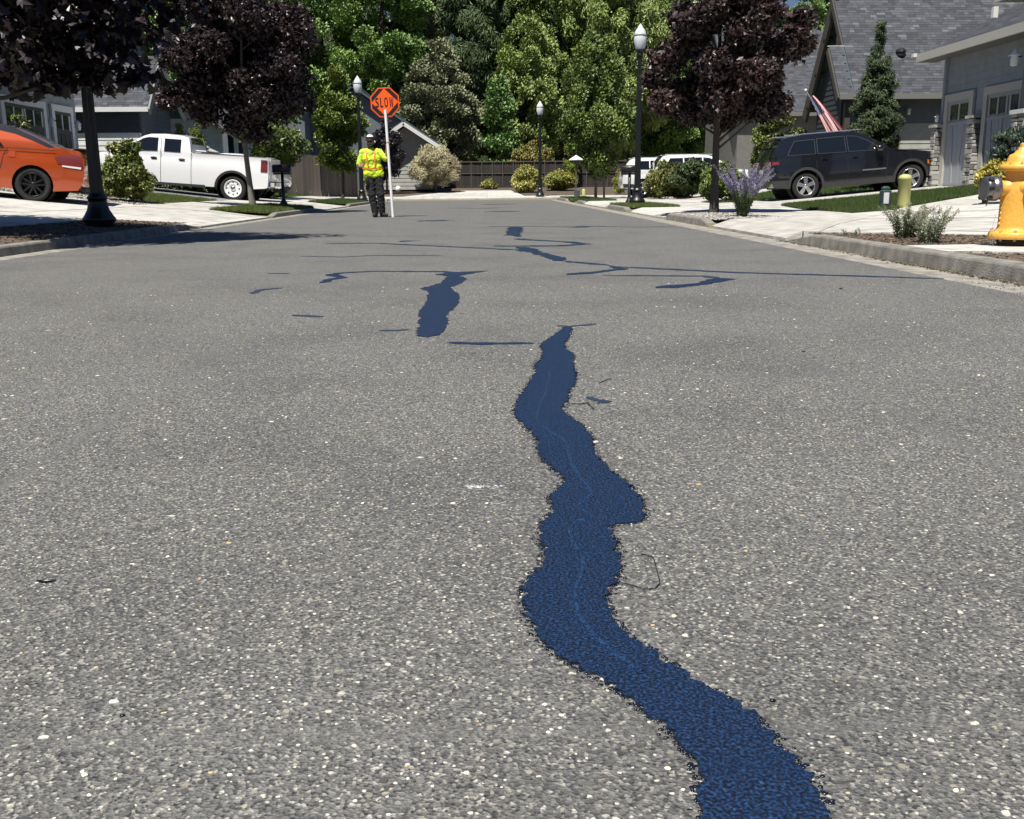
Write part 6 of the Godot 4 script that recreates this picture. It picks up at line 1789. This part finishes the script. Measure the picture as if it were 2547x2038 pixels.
func make_furniture():
	street_lamp("big black fluted lamp post standing before the orange car", Vector3(-5.68, .135, -15.0), 4.9)
	street_lamp("black lamp post with white acorn head left of the right purple maple", Vector3(4.36, .12, -29.5), 4.98)
	street_lamp("farthest small black lamp post beside the yellow green bushes", Vector3(2.76, .12, -53.0), 4.82)
	street_lamp("lamp post with white acorn head rising behind the worker and young tree", Vector3(-5.3, .11, -43.4), 5.1)
	mailbox("black mailbox with red flag behind the pickup's tailgate", Vector3(-5.92, .18, -29.8), true)
	mailbox("black post mailbox just left of the right lamp base", Vector3(4.42, .12, -31.6), false)
	make_hydrant()
	# marker bollard and utility pedestal on the right lawn
	var t := thing("marker_bollard", "faded yellow round marker post on the right lawn", "bollard", Vector3(8.36, land(8.36, -20.25) - .02, -20.25))
	var q := Mb.new(true)
	q.lathe([Vector2(.125, 0), Vector2(.122, .56), Vector2(.13, .565), Vector2(.13, .6), Vector2(.1, .645), Vector2(.05, .665), Vector2(0, .67)], 20)
	obj("post", q, "bollard_yellow", t)
	t = thing("utility_pedestal", "small dark green utility pedestal with white label left of the marker post", "utility box", Vector3(8.12, land(8.12, -20.6) - .02, -20.6), .25)
	q = Mb.new()
	q.bevel(Vector3(0, .19, 0), Vector3(.2, .38, .16), .02)
	obj("housing", q, "pedestal_green", t)
	q = Mb.new()
	q.bevel(Vector3(0, .41, 0), Vector3(.17, .09, .13), .03)
	obj("lid", q, "pedestal_green", t)
	slab("label", Vector3(-.03, .22, .083), Vector3(.12, .22, .006), "label_white", t)
	t = thing("utility_pedestal", "dark green utility box at the far right kerb", "utility box", Vector3(4.72, .12, -53.4))
	q = Mb.new()
	q.bevel(Vector3(0, .18, 0), Vector3(.28, .36, .24), .03)
	obj("housing", q, "pedestal_green", t)
	t = thing("marker_bollard", "pale yellow marker post beside the far green utility box", "bollard", Vector3(5.06, .12, -53.3))
	q = Mb.new(true)
	q.lathe([Vector2(.09, 0), Vector2(.09, .34), Vector2(.06, .4), Vector2(0, .41)], 14)
	obj("post", q, "bollard_yellow", t)
	# bird house with a white pitched roof
	t = thing("bird_feeder", "bird feeder with white pitched roof on a post at the far right", "bird feeder", Vector3(3.86, .12, -44.2))
	slab("post", Vector3(0, .75, 0), Vector3(.06, 1.5, .06), "fence_0", t)
	slab("box", Vector3(0, 1.56, 0), Vector3(.24, .16, .24), "fence_1", t)
	q = Mb.new()
	q.lathe([Vector2(.31, 1.64), Vector2(.3, 1.67), Vector2(0, 1.86)], 4)
	obj("roof", q, "rock_white", t)
	q = Mb.new(true)
	q.lathe([Vector2(0, 0), Vector2(.12, .02), Vector2(.16, .12), Vector2(.14, .24), Vector2(.06, .31), Vector2(0, .32)], 11)
	tag(obj("white_globe", q, "rock_white"), "white round garden globe right of the worker's pole", "garden globe").position = Vector3(-5.15, land(-5.15, -59.4), -59.4)
	# flag on its pole
	t = thing("flag", "limp striped flag on a slanting pole above the dark car", "flag", Vector3(11.13, 3.85, -36.0))
	q = Mb.new(true)
	q.tube([Vector3(0, 0, 0), Vector3(1.62, -1.82, -.9)], .016, 8)
	obj("pole", q, "pole_white", t)
	q = Mb.new(true)
	q.lathe([Vector2(0, -.05), Vector2(.04, -.03), Vector2(.05, 0), Vector2(.03, .05), Vector2(0, .06)], 10)
	obj("finial", q, "rock_white", t)
	q = Mb.new(true)
	var rows := 15
	for j in rows:
		var u0 := j / float(rows)
		var u1 := (j + 1) / float(rows)
		for k in 13:
			var pts := []
			for e in [[u0, k / 13.0], [u1, k / 13.0], [u1, (k + 1) / 13.0], [u0, (k + 1) / 13.0]]:
				var u: float = e[0]
				var v: float = e[1]
				var w := lerpf(.16, .56, pow(u, .8))
				var c := Vector3(.2 + .95 * u, -.18 - 1.16 * u - .12 * u * u, .05)
				var across := Vector3(.78, .42, 0).normalized()
				pts.append(c + across * (v - .5) * w + Vector3(0, -.02, .06 * sin(v * 11.0 + u * 3.0) * (.4 + u)))
			var canton := u0 < .45 and k < 8
			var white := k % 2 == 1
			q.col = Color(.85, .82, .81) if white else Color(.58, .10, .11)
			if canton: q.col = Color(.05, .06, .16) if (j + k) % 2 else Color(.28, .28, .36)
			q.quad(pts[0], pts[1], pts[2], pts[3])
	obj("cloth", q, "tinted", t)

# ---------------------------------------------------------------- the worker
# bones: [a, b, ra, rb]; joined with a smooth minimum and meshed as surface nets
func flesh(q: Mb, bones: Array, cell: float, k: float, ripple := 0.0, seed_ := 1):
	var lo := Vector3.INF
	var hi := -Vector3.INF
	for b in bones:
		var r: float = maxf(b[2], b[3]) + k + cell * 2
		lo = lo.min(b[0] - Vector3.ONE * r).min(b[1] - Vector3.ONE * r)
		hi = hi.max(b[0] + Vector3.ONE * r).max(b[1] + Vector3.ONE * r)
	var nx := int((hi.x - lo.x) / cell) + 2
	var ny := int((hi.y - lo.y) / cell) + 2
	var nz := int((hi.z - lo.z) / cell) + 2
	var f := PackedFloat32Array()
	f.resize(nx * ny * nz)
	f.fill(10.0)
	var n := FastNoiseLite.new()
	n.seed = seed_; n.frequency = 1.0
	for b in bones:
		var A: Vector3 = b[0]
		var B: Vector3 = b[1]
		var ra: float = b[2]
		var rb: float = b[3]
		var m: float = maxf(ra, rb) + k + cell * 2
		var l := (A.min(B) - Vector3.ONE * m - lo) / cell
		var h := (A.max(B) + Vector3.ONE * m - lo) / cell
		var ab := B - A
		var len2 := maxf(ab.length_squared(), 1e-9)
		for z in range(maxi(0, int(l.z)), mini(nz, int(h.z) + 1)):
			for y in range(maxi(0, int(l.y)), mini(ny, int(h.y) + 1)):
				var at := (z * ny + y) * nx
				for x in range(maxi(0, int(l.x)), mini(nx, int(h.x) + 1)):
					var p := lo + Vector3(x, y, z) * cell
					var t := clampf((p - A).dot(ab) / len2, 0, 1)
					var d := p.distance_to(A + ab * t) - lerpf(ra, rb, t)
					var e := f[at + x]
					var g := clampf(.5 + .5 * (e - d) / k, 0, 1)
					f[at + x] = lerpf(e, d, g) - k * g * (1 - g)
	if ripple > 0.0:
		for z in nz:
			for y in ny:
				for x in nx:
					var i := (z * ny + y) * nx + x
					if absf(f[i]) < .06:
						var p := lo + Vector3(x, y, z) * cell
						f[i] += ripple * n.get_noise_3d(p.x * 11, p.y * 16, p.z * 11)
	var vert := {}
	var off := [0, 1, nx, nx + 1, nx * ny, nx * ny + 1, nx * ny + nx, nx * ny + nx + 1]
	for z in nz - 1:
		for y in ny - 1:
			for x in nx - 1:
				var i := (z * ny + y) * nx + x
				var s := 0
				for o in off:
					if f[i + o] < 0: s += 1
				if s == 0 or s == 8: continue
				var sum := Vector3.ZERO
				var c := 0
				for e in [[0, 1], [2, 3], [4, 5], [6, 7], [0, 2], [1, 3], [4, 6], [5, 7], [0, 4], [1, 5], [2, 6], [3, 7]]:
					var d0 := f[i + off[e[0]]]
					var d1 := f[i + off[e[1]]]
					if (d0 < 0) != (d1 < 0):
						var t := d0 / (d0 - d1)
						var p0 := Vector3(e[0] & 1, (e[0] >> 1) & 1, e[0] >> 2)
						var p1 := Vector3(e[1] & 1, (e[1] >> 1) & 1, e[1] >> 2)
						sum += p0.lerp(p1, t)
						c += 1
				vert[i] = lo + (Vector3(x, y, z) + sum / c) * cell
	for i in vert:
		for ax in 3:
			var st: int = [1, nx, nx * ny][ax]
			var u: int = [nx, nx * ny, 1][ax]
			var w: int = [nx * ny, 1, nx][ax]
			if i + st >= f.size(): continue
			if (f[i] < 0) == (f[i + st] < 0): continue
			if not (vert.has(i - u) and vert.has(i - w) and vert.has(i - u - w)): continue
			if f[i] < 0: q.quad(vert[i], vert[i - w], vert[i - u - w], vert[i - u])
			else: q.quad(vert[i], vert[i - u], vert[i - u - w], vert[i - w])

func hand(q: Mb, wrist: Vector3, palm: Vector3, fingers: Vector3, curl: Vector3, thumb: Vector3):
	# palm direction, finger spread axis, the side fingers curl to, thumb direction
	var b := []
	var k0 := wrist + palm * .045
	b.append([wrist, k0, .026, .032])
	var across := fingers.normalized()
	for i in 4:
		var o := across * (.03 - .02 * i)
		var base := wrist + palm * .085 + o
		var l: float = [.034, .04, .037, .028][i]
		var m := base + (palm * .55 + curl * .7).normalized() * l
		var e := m + (palm * -.35 + curl * .9).normalized() * l * .8
		var tip := e + (palm * -.95 + curl * .1).normalized() * l * .7
		b.append([wrist + palm * .03 + o * .8, base, .013, .0105])
		b.append([base, m, .0105, .0095])
		b.append([m, e, .0095, .009])
		b.append([e, tip, .009, .0075])
	var t0 := wrist + palm * .03 + across * .03
	var t1 := t0 + (thumb * .8 + palm * .4).normalized() * .04
	b.append([wrist + palm * .015, t0, .02, .015])
	b.append([t0, t1, .0135, .011])
	b.append([t1, t1 + (curl * .8 + palm * .5).normalized() * .03, .011, .0085])
	flesh(q, b, .004, .006)

func make_worker():
	var at := Vector3(-2.62, 0, -23.4)
	var t := thing("person", "road worker in a lime vest, dark trousers and white topped cap holding a slow sign", "person", at)
	var H := Vector3(.0, 1.66, .02)
	var shR := Vector3(-.19, 1.44, 0)
	var elR := Vector3(-.27, 1.16, .0)
	var wrR := Vector3(-.215, 1.12, .22)
	var shL := Vector3(.2, 1.44, 0)
	var elL := Vector3(.355, 1.28, .06)
	var wrL := Vector3(.385, 1.56, .13)
	var hipR := Vector3(-.04, .95, 0)
	var knR := Vector3(-.015, .52, .03)
	var anR := Vector3(.05, .1, 0)
	var hipL := Vector3(.15, .95, 0)
	var knL := Vector3(.19, .52, .02)
	var anL := Vector3(.205, .1, -.04)
	# one continuous body
	var q := Mb.new(true)
	var body := [[Vector3(.055, .98, 0), Vector3(.02, 1.2, 0), .105, .095], [Vector3(.02, 1.2, 0), Vector3(.0, 1.38, 0), .095, .1], [shR, shL, .06, .06], [Vector3(0, 1.42, 0), Vector3(0, 1.56, .01), .065, .055],
		[shR, elR, .05, .04], [elR, wrR, .041, .028], [shL, elL, .05, .04], [elL, wrL, .041, .028],
		[hipR, knR, .085, .056], [knR, anR, .054, .04], [hipL, knL, .085, .056], [knL, anL, .054, .04], [anR, anR + Vector3(-.005, -.045, .08), .032, .024], [anL, anL + Vector3(.055, -.045, .07), .032, .024]]
	flesh(q, body, .014, .03)
	# head with brow, nose, jaw, ears
	var hd := [[H + Vector3(0, .03, -.02), H + Vector3(0, .035, .01), .088, .085], [H + Vector3(0, -.02, .03), H + Vector3(0, -.065, .05), .066, .045], [H + Vector3(-.035, -.03, .04), H + Vector3(.035, -.03, .04), .035, .035], [H + Vector3(0, -.09, -.02), H + Vector3(0, -.16, -.01), .058, .06], [H + Vector3(0, .015, .095), H + Vector3(0, -.02, .112), .012, .016], [H + Vector3(-.03, .022, .088), H + Vector3(.03, .022, .088), .013, .013], [H + Vector3(-.088, .01, 0), H + Vector3(-.09, -.025, .0), .014, .01], [H + Vector3(.088, .01, 0), H + Vector3(.09, -.025, .0), .014, .01], [H + Vector3(-.02, -.062, .09), H + Vector3(.02, -.062, .09), .01, .01]]
	flesh(q, hd, .005, .014)
	hand(q, wrR, Vector3(.35, .35, .87).normalized(), Vector3(-.1, 1, -.2), Vector3(.85, 0, -.3).normalized(), Vector3(.2, .9, .2))
	hand(q, wrL, Vector3(.05, .9, .2).normalized(), Vector3(.1, -.1, -1), Vector3(.25, .1, 1).normalized() * .3 + Vector3(.9, 0, 0), Vector3(.2, .3, 1))
	obj("body", q, "skin", t)
	for s in [-1.0, 1.0]:
		q = Mb.new(true)
		q.lathe([Vector2(0, 0), Vector2(.02, .002), Vector2(.024, .008), Vector2(.018, .014), Vector2(0, .016)], 12, H + Vector3(s * .033, .012, .098), Basis(Vector3(1, 0, 0), PI / 2))
		obj("sunglasses", q, "sunglass", t)
	slab("sunglasses_bridge", H + Vector3(0, .018, .11), Vector3(.1, .008, .008), "sunglass", t)
	q = Mb.new(true)
	flesh(q, [[H + Vector3(-.062, -.04, .03), H + Vector3(-.04, -.09, .055), .022, .022], [H + Vector3(.062, -.04, .03), H + Vector3(.04, -.09, .055), .022, .022], [H + Vector3(-.04, -.095, .06), H + Vector3(.04, -.095, .06), .026, .026], [H + Vector3(-.03, -.048, .098), H + Vector3(.03, -.048, .098), .009, .009]], .006, .01)
	obj("beard", q, "beard", t)
	# cap: dark band and brim, white top
	q = Mb.new(true)
	q.lathe([Vector2(.096, .035), Vector2(.1, .06), Vector2(.099, .1), Vector2(.092, .13), Vector2(.07, .15), Vector2(.03, .162), Vector2(0, .163)], 24, H + Vector3(0, 0, -.008))
	q.tube([H + Vector3(-.085, .045, .06), H + Vector3(-.05, .042, .14), H + Vector3(0, .042, .165), H + Vector3(.05, .042, .14), H + Vector3(.085, .045, .06)], .012, 6)
	q.quad(H + Vector3(-.085, .05, .06), H + Vector3(-.05, .048, .14), H + Vector3(.05, .048, .14), H + Vector3(.085, .05, .06))
	q.tri(H + Vector3(-.05, .048, .14), H + Vector3(0, .048, .165), H + Vector3(.05, .048, .14))
	obj("cap", q, "cap_black", t)
	q = Mb.new(true)
	q.lathe([Vector2(.078, .0), Vector2(.068, .03), Vector2(.038, .048), Vector2(0, .053)], 20, H + Vector3(0, .118, .026))
	obj("cap_front", q, "cap_white", t)
	# lime shirt with short wide sleeves
	q = Mb.new(true)
	flesh(q, [[shR + Vector3(.02, .01, 0), elR + Vector3(0, .03, .01), .074, .07], [shL + Vector3(-.02, .01, 0), elL + Vector3(-.02, .02, 0), .074, .068], [Vector3(0, 1.42, 0), Vector3(0, 1.5, .0), .105, .08], [shR, shL, .07, .07], [Vector3(.02, 1.2, .0), Vector3(0, 1.42, .0), .12, .12]], .013, .03, .012, 4)
	obj("shirt", q, "shirt_lime", t)
	# safety vest, slightly loose, with bands
	q = Mb.new(true)
	var vest := [[Vector3(-.06, .97, .0), Vector3(.15, .97, .0), .128, .128], [Vector3(-.05, 1.1, 0), Vector3(.12, 1.1, 0), .125, .125], [Vector3(-.075, 1.3, 0), Vector3(.09, 1.3, 0), .132, .132], [Vector3(-.12, 1.45, 0), Vector3(.13, 1.45, 0), .078, .078]]
	flesh(q, vest, .013, .06, .018, 9)
	obj("vest", q, "vest_lime", t)
	for band in [[1.085, .02, "vest_orange", .15]]:
		q = Mb.new(true)
		var cx := lerpf(.045, .01, (band[0] - .97) / .4)
		for j in 24:
			var a0 := TAU * j / 24
			var a1 := TAU * (j + 1) / 24
			var e := func(a: float, y: float) -> Vector3: return Vector3(cx + cos(a) * (band[3] + .092), y + .012 * sin(a * 3.0), sin(a) * (band[3] - .002))
			q.quad(e.call(a0, band[0] - band[1]), e.call(a0, band[0] + band[1]), e.call(a1, band[0] + band[1]), e.call(a1, band[0] - band[1]))
		obj("vest_band", q, band[2], t)
	for s in [-1.0, 1.0]:
		q = Mb.new(true)
		var path := [Vector3(s * .1 + .0, 1.535, -.02), Vector3(s * .098 + .0, 1.5, .07), Vector3(s * .093 + .005, 1.4, .125), Vector3(s * .088 + .01, 1.28, .146), Vector3(s * .08 + .02, 1.13, .146)]
		for i in path.size() - 1:
			var w := Vector3(.015, 0, 0)
			q.quad(path[i] - w, path[i] + w, path[i + 1] + w, path[i + 1] - w)
		obj("shoulder_strap", q, "vest_orange", t)
	# trousers and boots
	q = Mb.new(true)
	flesh(q, [[hipR + Vector3(0, .03, 0), knR, .112, .088], [knR, anR + Vector3(0, .02, 0), .088, .078], [hipL + Vector3(0, .03, 0), knL, .112, .086], [knL, anL + Vector3(0, .02, 0), .086, .076], [Vector3(-.03, .98, 0), Vector3(.14, .98, 0), .115, .115]], .014, .03, .016, 12)
	obj("trousers", q, "trousers", t)
	for a in [[anR, Vector3(-.01, 0, .15)], [anL, Vector3(.11, 0, .12)]]:
		q = Mb.new(true)
		var f: Vector3 = Vector3(a[0].x, .05, a[0].z)
		flesh(q, [[f + Vector3(0, .09, -.02), f + Vector3(0, 0, -.03), .055, .05], [f + Vector3(0, 0, -.03), f + a[1], .05, .042]], .01, .03)
		obj("boot", q, "boot", t)
	# the sign
	var foot := Vector3(at.x + .47, 0, at.z + .16)
	var top := Vector3(at.x + .355, 2.84, at.z + .16)
	var sg := thing("slow_sign", "orange octagonal SLOW sign on a white pole held by the worker", "sign", foot)
	var dir := (top - foot).normalized()
	q = Mb.new(true)
	q.tube([Vector3.ZERO, dir * 2.36], .031, 14)
	obj("pole", q, "pole_white", sg)
	q = Mb.new(true)
	q.tube([dir * .0, dir * .03], .034, 14)
	obj("foot_cap", q, "pole_white", sg)
	var bx := Basis(dir.cross(Vector3(0, 0, 1)).normalized(), dir, dir.cross(Vector3(0, 0, 1)).normalized().cross(dir))
	var face := part("panel", sg)
	face.transform = Transform3D(bx, dir * 2.52 + Vector3(0, 0, -.042))
	var oct := func(r: float) -> Array:
		var o := []
		for i in 8: o.append(Vector2(cos(TAU * (i + .5) / 8), sin(TAU * (i + .5) / 8)) * r / cos(PI / 8))
		return o
	q = Mb.new()
	q.prism(oct.call(.318), Vector3(0, 0, -.006), Vector3(1, 0, 0), Vector3.UP, Vector3(0, 0, 1), .006)
	obj("plate", q, "sign_orange", face)
	q = Mb.new()
	q.prism(oct.call(.298), Vector3(0, 0, .0005), Vector3(1, 0, 0), Vector3.UP, Vector3(0, 0, 1), .0015)
	obj("border", q, "sign_black", face)
	q = Mb.new()
	var dia := Geometry2D.intersect_polygons(PackedVector2Array(oct.call(.29)), PackedVector2Array([Vector2(0, -.298), Vector2(.298, 0), Vector2(0, .298), Vector2(-.298, 0)]))[0]
	q.prism(Array(dia), Vector3(0, 0, .0025), Vector3(1, 0, 0), Vector3.UP, Vector3(0, 0, 1), .0015)
	obj("diamond", q, "sign_orange", face)
	var o2 := Mb.new()
	var ring: Array = oct.call(.3)
	var ring2: Array = oct.call(.293)
	for i in 8:
		var j := (i + 1) % 8
		o2.quad(Vector3(ring[i].x, ring[i].y, .0035), Vector3(ring[j].x, ring[j].y, .0035), Vector3(ring2[j].x, ring2[j].y, .0035), Vector3(ring2[i].x, ring2[i].y, .0035))
	obj("edge_line", o2, "sign_orange", face)
	var font := SystemFont.new()
	font.font_names = PackedStringArray(["Droid Sans"])
	font.font_weight = 700
	var x := -.212
	for ch in ["S", "L", "O", "W"]:
		var tm := TextMesh.new()
		tm.text = ch
		tm.font = font
		tm.font_size = 64
		tm.pixel_size = .0034
		tm.depth = .003
		var o := obj("letter", tm, "sign_black", face)
		var w: float = {"S": .09, "L": .076, "O": .094, "W": .114}[ch]
		var bb := tm.get_aabb()
		var sx := w * .84 / maxf(bb.size.x, .01)
		var sy := .212 / maxf(bb.size.y, .01)
		o.scale = Vector3(sx, sy, 1)
		o.position = Vector3(x + w * .42 - (bb.position.x + bb.size.x * .5) * sx, .0 - (bb.position.y + bb.size.y * .5) * sy, .005)
		x += w * .84 + .03

func _ready():
	make_sky()
	make_materials()
	make_ground()
	make_sealant()
	make_houses()
	make_forest()
	make_plants()
	make_vehicles()
	make_furniture()
	make_worker()
